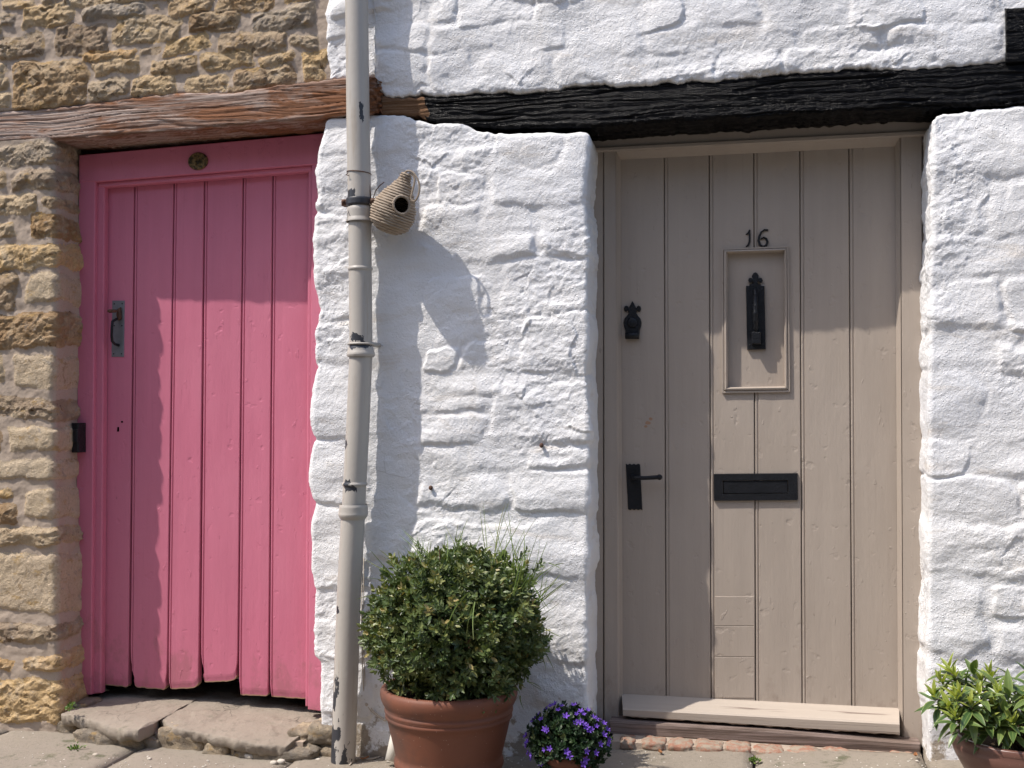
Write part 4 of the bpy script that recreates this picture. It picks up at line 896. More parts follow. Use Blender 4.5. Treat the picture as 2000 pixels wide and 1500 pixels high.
def rock(root, name, c, sz, seed, mat, amp=0.008, pw=5, n=10, rot=0.0, tag_=None):
    """irregular block: rounded box pushed about by noise"""
    v = []; f = []; idx = {}
    def vid(p):
        k = tuple(round(a, 5) for a in p)
        if k not in idx: idx[k] = len(v); v.append(k)
        return idx[k]
    g = np.linspace(-1, 1, n + 1)
    for ax in range(3):
        for sg in (-1, 1):
            for i in range(n):
                for j in range(n):
                    q = []
                    for a, b in ((i, j), (i + 1, j), (i + 1, j + 1), (i, j + 1)):
                        p = [0, 0, 0]; p[ax] = sg; p[(ax + 1) % 3] = g[a]; p[(ax + 2) % 3] = g[b]; q.append(vid(p))
                    f.append(q if sg > 0 else q[::-1])
    V = np.array(v); L = (np.abs(V) ** pw).sum(1) ** (1 / pw); V = V / L[:, None]
    P = V * np.array(sz)
    nn = fbm(P[:, 0] * 14 + P[:, 1] * 9, P[:, 2] * 16 + P[:, 1] * 7, 4, seed, 0.6) + 0.5 * ridge(P[:, 0] * 22 + P[:, 2] * 8, P[:, 1] * 20 + P[:, 2] * 18, 2, seed + 9)
    V2 = V / np.linalg.norm(V, axis=1)[:, None]; P = P + V2 * (amp * nn)[:, None]
    cr, sr = math.cos(rot), math.sin(rot); P = np.stack([P[:, 0] * cr - P[:, 2] * sr, P[:, 1], P[:, 0] * sr + P[:, 2] * cr], 1)
    me = mesh_np(name, P + np.array(c), np.array(f)); return obj(name, me, mat, root)
taupe_door()

# ================================================================== stone step of the pink door
def step():
    root = thing('stone_step', 'worn two-slab stone doorstep on rough footing stones below the pink door', 'step', G(390, 1470, -0.06))
    zt = XZ(300, 1366, 0.20)[1]
    def flag(front, zf, yb, seed):
        P = [G(a, b, z) for (a, b), z in zip(front, zf)]
        n = len(P); m = 46; v = []
        xs = np.interp(np.linspace(0, n - 1, 110), range(n), [p.x for p in P]); ys = np.interp(np.linspace(0, n - 1, 110), range(n), [p.y for p in P]); zs = np.interp(np.linspace(0, n - 1, 110), range(n), zf)
        ts = np.concatenate([np.linspace(0, 1, m) ** 0.7])
        X = np.repeat(xs[:, None], m, 1); Y = yb + (ys[:, None] - yb) * ts[None, :]; Z = zt + (zs - zt)[:, None] * ts[None, :] ** 1.5
        Z = Z - 0.014 * sstep(-2.2, -1.6, X) * (1 - ts[None, :]) + 0.005 * fbm(X * 6, Y * 6, 5, seed, 0.6) + 0.004 * facets(X + .02 * fbm(X * 9, Y * 9, 2, seed), Y, .13, .10, seed) - 0.005 * sstep(0.93, 1, ts)[None, :]
        th = 0.044 + 0.012 * fbm(xs * 9, xs * 0, 3, seed + 2)
        fr = []
        for k, (dy, dz) in enumerate([(-.004, -.006), (-.006, -.4), (-.001, -.8), (.010, -1.0), (.15, -1.0)]):
            dzz = dz if k == 0 else dz * th
            fr.append(np.stack([xs, Y[:, -1] + dy + 0.007 * fbm(xs * 25, xs * 0 + k, 4, seed + k, .65), Z[:, -1] + dzz], 1))
        Y = Y + (0.006 * fbm(X * 22, X * 0 + 1.5, 4, seed, .6)) * (ts[None, :] ** 6)
        full = np.concatenate([np.stack([X, Y, Z], 2)] + [q[:, None, :] for q in fr], 1); nu, nv = full.shape[:2]
        I = np.arange(nu * nv).reshape(nu, nv); Q = np.stack([I[:-1, :-1], I[:-1, 1:], I[1:, 1:], I[1:, :-1]], 2).reshape(-1, 4)
        obj('flagstone', mesh_np('flagstone', full.reshape(-1, 3), Q), 'flag', root)
    z1 = zt - 0.012
    flag([(120, 1392), (147, 1398), (168, 1402), (210, 1412), (245, 1421), (270, 1423), (301, 1412), (312, 1401)], [z1] * 8, 0.6, 1)
    flag([(314.5, 1402), (343, 1419), (385, 1426), (420, 1433), (465, 1444), (507, 1449), (560, 1453), (595, 1425), (618, 1408)], [z1, z1 - .005, z1 - .010, z1 - .014, z1 - .020, z1 - .026, z1 - .032, z1 - .012, z1], 0.6, 2)
    bz = -0.13; m = MB(); a_, b_ = G(150, 1440, .0), G(600, 1440, .0)
    m.add([(a_.x, -.06, -.2), (b_.x, -.06, -.2), (b_.x, -.06, zt - .05), (a_.x, -.06, zt - .05), (a_.x, .3, zt - .05), (b_.x, .3, zt - .05)], [(0, 1, 2, 3), (3, 2, 5, 4)]); m.build('bedding_mortar', 'mortar', root)
    def foot(x0, y0, x1, y1, Y, sd, dep=0.09):
        x0, x1 = x0 * .35, x1 * .35; y0, y1 = 975 + y0 * .35, 975 + y1 * .35
        (a, t), (b, u) = XZ(x0, y0, Y), XZ(x1, y1, Y)
        rock(root, 'footing_stone', ((a + b) / 2, Y + dep, (t + u) / 2 - .008), ((b - a) / 2 + .002, dep, (t - u) / 2), sd, 'step', 0.007, 5, 14)
    for k, (a, b, c, d, Y) in enumerate([(400, 1270, 690, 1385, -.19), (655, 1300, 800, 1395, -.19), (785, 1310, 885, 1405, -.18), (860, 1250, 1140, 1455, -.17), (1125, 1330, 1270, 1460, -.19), (1265, 1355, 1740, 1470, -.20), (1712, 1240, 1865, 1372, -.12), (1740, 1372, 1865, 1440, -.13), (325, 1115, 470, 1192, -.03), (315, 1205, 420, 1312, -.09), (335, 1312, 440, 1395, -.11), (1600, 1270, 1720, 1360, -.12)]):
        foot(a, b + 12, c, d + 4, Y + .085, 40 + k, .07)
    # loose chips of stone on the pavement
    rr = random.Random(9)
    for k, (px, py, s) in enumerate([(186, 1478, .010), (487, 1479, .016), (535, 1491, .012), (549, 1489, .013), (620, 1484, .009), (292, 1484, .007), (575, 1478, .008)]):
        zz = ground_z(-2); p = G(px, py, zz - 0.0); p.z = ground_z(p.x) + s * .35
        o = rock(None, 'pebble', p, (s, s * .8, s * .55), k + 70, 'pebble', s * .15, 3, 4)
        tag(o, ['pale stone chip near the weed, leftmost chip before the doorstep', 'largest pale stone chip below the middle of the doorstep', 'left of two pale stone chips touching near the doorstep right end', 'right of two pale stone chips touching near the doorstep right end', 'pale stone chip nearest the downpipe foot', 'tiny pale stone chip below the left doorstep slab', 'pale stone chip tucked against the long footing stone'][k], 'pebble', 'stone chips before the pink doorstep')
step()

# ================================================================== downpipe
def downpipe():
    Y = -0.085
    root = thing('downpipe', 'cream cast iron downpipe with flaking black patches between the two cottages', 'downpipe', W(668, 1510, Y))
    key = [(-260, 690.5, 21.0), (0, 696.5, 21.3), (250, 699.5, 21.8), (400, 702.5, 22.2), (690, 705, 23.0), (850, 698, 23.5), (1000, 690, 23.8), (1150, 682, 24.2), (1300, 676.5, 24.6), (1420, 672.5, 25.0), (1520, 669, 25.3)]
    kx = [k[0] for k in key]
    def ctr(y):
        x = np.interp(y, kx, [k[1] for k in key]); return W(x, y, Y)
    def prad(y): return 0.0405 + 0.002 * (y / 1500)
    flakes = [(395, 14, 0.30, -2.5, 1.7), (380, 10, .32, -2.1, .7), (425, 16, .22, -2.6, .6), (660, 13, .34, -1.8, .9), (676, 6, .34, -1.5, 2.0), (945, 12, .33, -1.9, .5), (952, 8, .33, -1.6, .7), (868, 12, .30, -2.5, .35), (845, 6, .25, -2.6, .2), (212, 8, .28, -1.0, .25), (230, 14, .28, -.9, .3), (75, 5, .22, -2.3, .2), (130, 6, .15, -2.2, .4), (1300, 22, .34, -2.9, .35), (1365, 25, .30, -2.4, .4), (1440, 45, .33, -2.5, .6), (1490, 45, .40, -2.4, .75), (1420, 30, .22, -1.8, .5), (1190, 14, .19, -2.3, .3), (1340, 30, .16, -2.5, .9), (1500, 40, .34, -1.2, .7)]
    def section(y0, y1, prof, nm='pipe_section', mat='pipe', par=None):
        """prof(y)-> extra radius"""
        ys = np.unique(np.concatenate([np.arange(y0, y1, 6.0), [y1]] + [np.array(p, float) for p in prof.get('at', [])]))
        seg = 40; v = []; fl = []
        for y in ys:
            c = ctr(y); r = prad(y) + np.interp(y, prof['y'], prof['r'])
            for k in range(seg):
                a = 2 * math.pi * k / seg; v.append((c.x + r * math.cos(a), c.y + r * math.sin(a), c.z))
                b = a - 2 * math.pi if a > math.pi else a; s = 0.0
                for (fy, fh, amp, fa, fw) in flakes:
                    da = abs((b - fa + math.pi) % (2 * math.pi) - math.pi); s = max(s, (amp + .13) * math.exp(-((y - fy) / fh) ** 2 - (da / fw) ** 2 * 1.0))
                fl.append(s)
        n = len(ys); f = np.array([(i * seg + k, (i + 1) * seg + k, (i + 1) * seg + (k + 1) % seg, i * seg + (k + 1) % seg) for i in range(n - 1) for k in range(seg)])
        me = mesh_np(nm, v, f); attr(me, 'flake', fl); return obj(nm, me, mat, par or root)
    Z0 = {'y': [-300, 2000], 'r': [0, 0]}
    section(-260, 434, {'y': [-260, 404, 406, 425, 429, 433, 437, 440], 'r': [0, 0, .0035, .0035, .006, .008, .006, .002], 'at': [[404, 405, 406, 425, 427, 429, 431, 433]]})
    section(430, 697, {'y': [430, 522, 523.5, 527, 528.5, 676, 679, 684, 689, 693, 697, 699], 'r': [-.001, -.001, .0025, .0025, -.001, -.001, .003, .004, .007, .008, .005, .001], 'at': [[522, 523.5, 525, 527, 528.5, 676, 679, 684, 687, 689, 691, 693, 695]]})
    section(694, 1000, {'y': [694, 942, 944, 947, 949, 1100], 'r': [-.001, -.001, .003, .003, -.001, -.001], 'at': [[942, 944, 945.5, 947, 949]]})
    section(985, 1520, {'y': [985, 990, 1000, 1004, 1008, 1012, 1014, 2000], 'r': [.006, .0085, .009, .010, .008, .004, 0, 0], 'at': [[985, 988, 990, 995, 1000, 1002, 1004, 1006, 1008, 1010, 1012, 1014]]})
    # holderbat clamp
    flakes.append((395, 60, 0.6, -1.6, 9.0))
    section(387, 403, {'y': [387, 388, 389.5, 400, 402, 403], 'r': [.001, .005, .0065, .0065, .005, .001], 'at': [[387, 388, 389.5, 392, 396, 400, 402]]}, 'clamp')
    flakes.pop(); c = ctr(395)
    for s_ in (-1, 1): b = MB(); b.prism([(c.x + s_ * .040, c.z - .012), (c.x + s_ * .062, c.z - .012), (c.x + s_ * .062, c.z + .010), (c.x + s_ * .040, c.z + .010)], c.y - .018, c.y + .018, .003); b.sphere((c.x + s_ * .054, c.y - .020, c.z), .007, 8); b.build('clamp_ear', 'rust', root)
    c = ctr(392); b = MB(); b.tube([(c.x + .03, c.y, c.z), (c.x + .055, 0.02, c.z)], .008, 8); b.tube([(c.x - .03, c.y, c.z), (c.x - .02, 0.02, c.z)], .008, 8); b.build('bracket', 'iron', root)
    c = ctr(672); b = MB(); b.tube([(c.x + (prad(672) + .0025) * math.cos(a), c.y + (prad(672) + .0025) * math.sin(a), c.z) for a in np.linspace(0, 2 * math.pi, 33)], .0035, 6); b.tube([(c.x + .03, c.y, c.z), (c.x + .05, 0.02, c.z)], .008, 8); b.build('clamp', 'pipe', root, True)
    # tie wire for the nest pouch
    c = ctr(338); b = MB(); r = prad(338) + .0015
    b.tube([(c.x + r * math.cos(a), c.y + r * math.sin(a), c.z - .004 * math.cos(a * 1.0)) for a in np.linspace(-math.pi * 1.05, math.pi * .35, 30)], .0016, 6)
    e = W(697 - 20, 340, Y - .03)
    b.tube([W(721, 344, Y), W(722, 366, Y - .005), W(724, 385, Y - .005), W(727, 392, Y), W(734, 372, Y + .01), W(742, 362, Y + .012), W(750, 356, Y + .01)], .0018, 6)
    b.tube([W(680, 337, Y - .034), W(676, 341, Y - .04), W(681, 343, Y - .042)], .0016, 6)
    o = b.build('tie_wire', 'rust'); tag(o, 'thin rusty wire looped round the downpipe above the woven nest pouch', 'wire')
downpipe()

def nest():
    Yc = -0.105
    base = W(754, 455, Yc); top = W(795, 338, Yc - .015)
    root = thing('nest_pouch', 'woven straw bird nest pouch with round hole hanging beside the downpipe', 'bird nest', base)
    ax = (top - base); L = ax.length; ax.normalize(); xx = Vector((1, 0, 0)); xx = (xx - ax * xx.dot(ax)).normalized(); yy = ax.cross(xx)
    kt = [0, .015, .06, .14, .25, .36, .48, .60, .72, .80, .86, .92, .97, 1.0]; kr = [0.002, .030, .052, .068, .0765, .0775, .072, .060, .043, .031, .024, .019, .017, .010]
    sc = 0.98
    nr, seg = 190, 56; coils = 24; hc = W(788, 394, Yc - .06)
    # hole axis: from the body axis out to the right front
    hdir = Vector((0.62, -0.78, 0.0)); hdir = (hdir - ax * hdir.dot(ax)).normalized(); th = 0.50
    hcen = base + ax * (L * th); v = []; co = []
    for i in range(nr):
        t = i / (nr - 1); ph = (t * coils) % 1.0; bead = math.sin(math.pi * ph) ; r0 = np.interp(t, kt, kr) * sc
        for k in range(seg):
            a = 2 * math.pi * k / seg; ph = (t * coils + 0.0 * k) % 1.0; bead = abs(math.sin(math.pi * ph)) ** .6
            ww = 0.0 if t > .33 else 0.5 * math.sin(k * seg / 4.0 * 1.0 + int(t * coils) * math.pi) * (1 - t / .33)
            r = r0 + 0.0052 * (bead - .5) + 0.002 * ww + 0.0009 * math.sin(k * 2.1 + i * .7) + 0.0010 * math.sin(k * .9 + int(t * coils) * 2.3) + 0.0014 * math.sin(int(t * coils) * 4.7)
            v.append(base + ax * (L * t) + (xx * math.cos(a) + yy * math.sin(a)) * r); co.append(min(1, bead * .9 + .1 + .2 * ww))
    V = np.array(v); f = np.array([(i * seg + k, i * seg + (k + 1) % seg, (i + 1) * seg + (k + 1) % seg, (i + 1) * seg + k) for i in range(nr - 1) for k in range(seg)])
    c = V[f].mean(1) - np.array(hcen); hd = np.array(hdir); along = c @ hd; rest = c - along[:, None] * hd; dist = np.linalg.norm(rest, axis=1)
    keep = ~((along > 0) & (dist < .0285)); me = mesh_np('woven_body', V, f[keep]); attr(me, 'coil', co); obj('woven_body', me, 'straw', root)
    rf = random.Random(2); fb = MB()
    for _ in range(70):
        t = rf.uniform(.05, .95); a = rf.uniform(0, 6.28); r0 = np.interp(t, kt, kr) * sc + .002; n_ = xx * math.cos(a) + yy * math.sin(a); tg = -xx * math.sin(a) + yy * math.cos(a); p = base + ax * (L * t) + n_ * r0
        if (p - hcen).dot(hdir) > 0 and ((p - hcen) - hdir * (p - hcen).dot(hdir)).length < .034: continue
        e = p + tg * rf.uniform(.008, .022) * rf.choice((-1, 1)) + n_ * rf.uniform(.002, .009) + ax * rf.uniform(-.006, .006); fb.tube([p, (p + e) / 2 + n_ * .002, e], [.0006, .0005, .0003], 4)
    o = fb.build('loose_fibres', 'straw', root, kind='stuff'); attr(o.data, 'coil', [0.7] * len(o.data.vertices))
    # rim of the hole
    e1 = ax; e2 = hdir.cross(ax); b = MB(); pts = []
    for a in np.linspace(0, 2 * math.pi, 49):
        d = (e1 * math.cos(a) + e2 * math.sin(a)) * .0295; p = hcen + d; t = (p - base).dot(ax) / L; r0 = np.interp(t, kt, kr) * sc; lat = d.dot(e2)
        pts.append(p + hdir * (math.sqrt(max(1e-6, r0 ** 2 - lat ** 2)) + .001 - 0.0))
    def wrap(path, r, tw, n):
        m = MB(); P = [Vector(p) for p in path]
        d = [0]
        for i in range(1, len(P)): d.append(d[-1] + (P[i] - P[i - 1]).length)
        ss = np.linspace(0, d[-1], n); Q = [Vector([np.interp(s_, d, [p[j] for p in P]) for j in range(3)]) for s_ in ss]
        for s0 in (0, math.pi):
            out = []
            for i in range(n):
                tt = (Q[min(i + 1, n - 1)] - Q[max(i - 1, 0)]).normalized(); u = Vector((0, -1, 0)); u = (u - tt * u.dot(tt)).normalized(); w_ = tt.cross(u); g = ss[i] * tw + s0
                out.append(Q[i] + (u * math.cos(g) + w_ * math.sin(g)) * r * .75)
            m.tube(out, r, 6)
        return m
    m = wrap(pts, .0030, 900, 150); o = m.build('hole_rim', 'straw', root, True); attr(o.data, 'coil', [0.8] * len(o.data.vertices))
    q = [(790, 341), (792, 336), (797, 333.5), (804, 335), (811, 342), (817.5, 354), (819.5, 367), (817.5, 380), (812, 391), (807, 393.5), (803, 389), (804.5, 378), (808, 364), (810, 350), (806, 342), (799, 337)]
    sp = []
    Pq = [W(a, b, Yc - .02 - .02 * math.sin(i / 5)) for i, (a, b) in enumerate(q)]
    for i in range(len(Pq) - 1):
        p0, p1, p2, p3 = Pq[max(i - 1, 0)], Pq[i], Pq[i + 1], Pq[min(i + 2, len(Pq) - 1)]
        for t in np.linspace(0, 1, 6)[:-1]:
            sp.append(0.5 * ((2 * p1) + (p2 - p0) * t + (2 * p0 - 5 * p1 + 4 * p2 - p3) * t * t + (3 * p1 - p0 - 3 * p2 + p3) * t ** 3))
    m = wrap(sp, .0022, 700, 220); o = m.build('rope_loop', 'straw', root, True); attr(o.data, 'coil', [0.8] * len(o.data.vertices))
nest()

# ================================================================== plants
def leaf_cloud(name, pos, dirs, ups, length, width, rnds, mat, root, kind='stuff', fold=0.18, droop=0.1):
    pos, d, u = map(np.asarray, (pos, dirs, ups)); L = np.asarray(length)[:, None]; Wd = np.asarray(width)[:, None]
    d = d / np.linalg.norm(d, axis=1)[:, None]; s = np.cross(d, u); s /= np.linalg.norm(s, axis=1)[:, None] + 1e-9; u = np.cross(s, d)
    base = pos; mid = pos + d * L * .5 - u * Wd * fold; tip = pos + d * L - u * L * droop
    l1 = pos + d * L * .30 + s * Wd * .42; l2 = pos + d * L * .65 + s * Wd * .42; r1 = pos + d * L * .30 - s * Wd * .42; r2 = pos + d * L * .65 - s * Wd * .42
    V = np.stack([base, l1, l2, tip, r2, r1, mid], 1).reshape(-1, 3); n = len(pos); k = np.arange(n)[:, None] * 7
    F = np.concatenate([k + np.array(t) for t in ([0, 6, 1], [1, 6, 2], [2, 6, 3], [3, 6, 4], [4, 6, 5], [5, 6, 0])])
    me = mesh_np(name, V, F, smooth=False); attr(me, 'rnd', np.repeat(rnds, 7)); return obj(name, me, mat, root, kind)
def shoots(rs, n, centre, R, noise_amp, zmin, shell=(0.9, 1.03), leaves=9, ln=(0.015, 0.023), stem=0.035, seed=0, upbias=0.35, front=None):
    pos, dr, up, le, wi, rn = [], [], [], [], [], []
    i = np.arange(n) + .5; ph = np.arccos(1 - 2 * i / n); th = math.pi * (1 + 5 ** .5) * i
    D = np.stack([np.cos(th) * np.sin(ph), np.sin(th) * np.sin(ph), np.cos(ph)], 1) + rs.normal(0, .05, (n, 3)); D /= np.linalg.norm(D, axis=1)[:, None]
    bump = 1 + noise_amp * (fbm(D[:, 0] * 2.6 + D[:, 1] * 1.7, D[:, 2] * 2.6 - D[:, 1] * 1.3, 3, seed))
    for k in range(n):
        p = np.array(centre) + D[k] * np.array(R) * bump[k] * rs.uniform(*shell)
        if p[2] < zmin: continue
        a = D[k] + np.array([0, 0, upbias]) + rs.normal(0, .35, 3); a /= np.linalg.norm(a)
        b = np.cross(a, [.3, .5, .8]); b /= np.linalg.norm(b); c = np.cross(a, b); tone = rs.beta(1.3, 2.2); sl = stem * rs.uniform(.7, 1.3)
        for j in range(leaves):
            t = j / leaves; g = (j % 2) * math.pi + (j // 2) * math.pi / 2 + rs.uniform(-.3, .3); spread = 1.15 - .6 * t
            rd = b * math.cos(g) + c * math.sin(g); d = a * math.cos(spread) + rd * math.sin(spread)
            pos.append(p - a * sl * (1 - t)); dr.append(d); up.append(a * math.sin(spread) - rd * math.cos(spread) + rs.normal(0, .4, 3)); l = rs.uniform(*ln); le.append(l); wi.append(l * rs.uniform(.46, .58)); rn.append(np.clip(tone + rs.normal(0, .07) + (.18 if t > .7 else 0), 0, 1))
    return [np.array(q) for q in (pos, dr, up, le, wi, rn)]
def stem_fan(mb, base, pts, r, rs):
    for p in pts:
        p = Vector(p); q = base + Vector((rs.uniform(-.03, .03), rs.uniform(-.03, .03), 0)); m = (p + q) / 2 + Vector((rs.uniform(-.02, .02), rs.uniform(-.02, .02), .03)); mb.tube([q, m, p], [r, r * .7, r * .35], 5)
def box_pot():
    rs = np.random.RandomState(3); Yp = -0.30
    c = W(877, 1350, Yp); g = ground_z(c.x); k = depth(c) / FPX; Rr = 134 * k; zr = W(877, 1338, Yp).z
    root = thing('potted_box_shrub', 'clipped round green shrub with grass tufts in a large terracotta pot', 'potted plant', (c.x, Yp, g))
    H = zr - g
    prof = [(0.001, .012), (Rr * .60, .012), (Rr * .60, 0), (Rr * .68, .004), (Rr * .71, .02), (Rr * .76, .045), (Rr * .795, .062), (Rr * .80, .070), (Rr * .79, .080), (Rr * .77, .088)]
    prof += [(Rr * (.77 + .13 * t), .088 + (H - .10 - .088) * t) for t in np.linspace(.1, 1, 6)]
    zt = H - .10
    prof += [(Rr * .925, zt + .004), (Rr * .925, zt + .012), (Rr * .91, zt + .016), (Rr * .935, zt + .022), (Rr * .935, zt + .030), (Rr * .915, zt + .034), (Rr * .95, zt + .045), (Rr * .985, zt + .060), (Rr, zt + .075), (Rr * .998, zt + .088), (Rr * .975, zt + .097), (Rr * .94, zt + .100), (Rr * .90, zt + .097), (Rr * .875, zt + .08), (Rr * .86, zt + .03), (Rr * .85, zt)]
    MB().lathe(prof, (c.x, Yp, g), 72).build('pot', 'terracotta', root, True)
    MB().lathe([(0.001, .006), (Rr * .5, .003), (Rr * .87, 0)], (c.x, Yp, zr - .045), 32).build('soil', 'soil', root, True)
    cc = W(893, 1222, Yp); R = (168 * k, 150 * k, 150 * k)
    q1 = shoots(rs, 1900, cc, R, .16, zr - .05, (0.84, 1.06), 10, (.017, .027), .038, 4)
    q2 = shoots(rs, 1100, cc, [r * .82 for r in R], .12, zr - .05, (.8, 1.0), 9, (.016, .023), .03, 5)
    ex = []
    def spray(px, py, dpx, dpy, n, off=0.0):
        a = W(px, py, Yp - .06 + off); b = W(px + dpx, py + dpy, Yp - .09 + off); ax = np.array(b - a); L = np.linalg.norm(ax); ax /= L; e = np.cross(ax, [0.2, 1, .1]); e /= np.linalg.norm(e); f_ = np.cross(ax, e); out = []
        for j in range(n):
            t = j / n; g_ = j * 2.4; rd = e * math.cos(g_) + f_ * math.sin(g_); sp = 1.1 - .5 * t; out.append((np.array(a) + ax * L * t, ax * math.cos(sp) + rd * math.sin(sp), ax * math.sin(sp) - rd * math.cos(sp), rs.uniform(.015, .022), .0095, rs.uniform(.05, .5)))
        ex.extend(out)
    spray(835, 1105, -20, -45, 26); spray(1040, 1290, 32, -22, 20); spray(1050, 1250, 24, -6, 16); spray(765, 1290, -42, 12, 24); spray(745, 1215, -30, -4, 20); spray(735, 1235, -22, 8, 18); spray(1045, 1120, 14, -22, 14); spray(1010, 1100, 20, -26, 14)
    exa = [np.array([e[i] for e in ex]) for i in range(6)]
    A = [np.concatenate([a, b, e]) for a, b, e in zip(q1, q2, exa)]
    leaf_cloud('foliage', *A, 'box', root)
    m = MB(); stem_fan(m, Vector((c.x, Yp, zr - .05)), [np.array(cc) + rs.normal(0, .09, 3) for _ in range(26)], .006, rs); m.build('stems', 'stem', root)
    # tufts of grass
    v = []; f = []; rn = []
    def blade(a, b, bend, wd):
        a, b = Vector(a), Vector(b); side = Vector((1, 0.35, 0)); d = (b - a); sd_2 = d.cross(Vector((0, 1, 0.2))).normalized(); n0 = len(v); r_ = rs.uniform(0, .8)
        for i in range(8):
            t = i / 7; p = a + d * t + bend * (t * t - t * .35); wq = wd * (1 - t) ** .6 + .0002
            v.extend([p - sd_2 * wq, p + sd_2 * wq]); rn.extend([min(1, r_ + .25 * t)] * 2)
        for i in range(7): f.append((n0 + 2 * i, n0 + 2 * i + 1, n0 + 2 * i + 3, n0 + 2 * i + 2))
    tuf = [((1005, 1130), (955, 1010), 1.0), ((1010, 1125), (985, 1000), 0), ((1000, 1120), (1025, 1015), 0), ((1020, 1125), (1045, 1040), 0), ((1030, 1130), (1075, 1045), 0), ((1035, 1135), (1080, 1090), 0), ((960, 1115), (945, 985), 0), ((965, 1110), (970, 985), 0), ((950, 1115), (1010, 1010), 0), ((880, 1080), (912, 1028), 0), ((875, 1085), (868, 1045), 0), ((890, 1090), (893, 1020), 0), ((835, 1080), (785, 1037), 0), ((830, 1075), (805, 1045), 0), ((775, 1115), (722, 1080), 0), ((790, 1115), (757, 1075), 0), ((780, 1125), (742, 1115), 0), ((980, 1120), (1000, 1040), 0), ((930, 1090), (915, 1030), 0), ((1040, 1190), (1112, 1165), 0), ((1050, 1180), (1090, 1130), 0), ((1045, 1210), (1080, 1200), 0), ((1060, 1220), (1085, 1250), 0), ((1050, 1250), (1070, 1300), 0), ((1030, 1310), (1050, 1345), 0), ((1040, 1130), (1070, 1190), 0), ((1080, 1090), (1098, 1112), 0), ((745, 1150), (698, 1178), 0), ((895, 1170), (860, 1260), 0), ((930, 1155), (905, 1250), 0), ((915, 1150), (870, 1190), 0), ((1010, 1340), (1020, 1370), 0)]
    for _ in range(34):
        x_ = rs.uniform(770, 1050); y_ = 1068 + ((x_ - 893) / 170) ** 2 * 85 + rs.uniform(0, 30); tuf.append(((x_, y_ + 20), (x_ + (x_ - 893) * .25 + rs.uniform(-35, 35), y_ - rs.uniform(15, 62)), 0))
    for (a, b, _) in tuf:
        for q in range(2):
            j = lambda s_: rs.uniform(-s_, s_); off = rs.uniform(-.05, .10); fr = 0.21 if a[1] > 1140 and 860 < a[0] < 1000 else 0.02
            blade(W(a[0] + j(9), a[1] + j(8) + 14, Yp + off - fr), W(b[0] + j(16), b[1] + j(14), Yp + off + j(.05) - fr), Vector((j(.04), j(.03), -abs(j(.02)))), rs.uniform(.0009, .0019))
    me = pmesh('grass_tufts', v, f); attr(me, 'rnd', rn); obj('grass_tufts', me, 'grass', root, 'stuff')
box_pot()

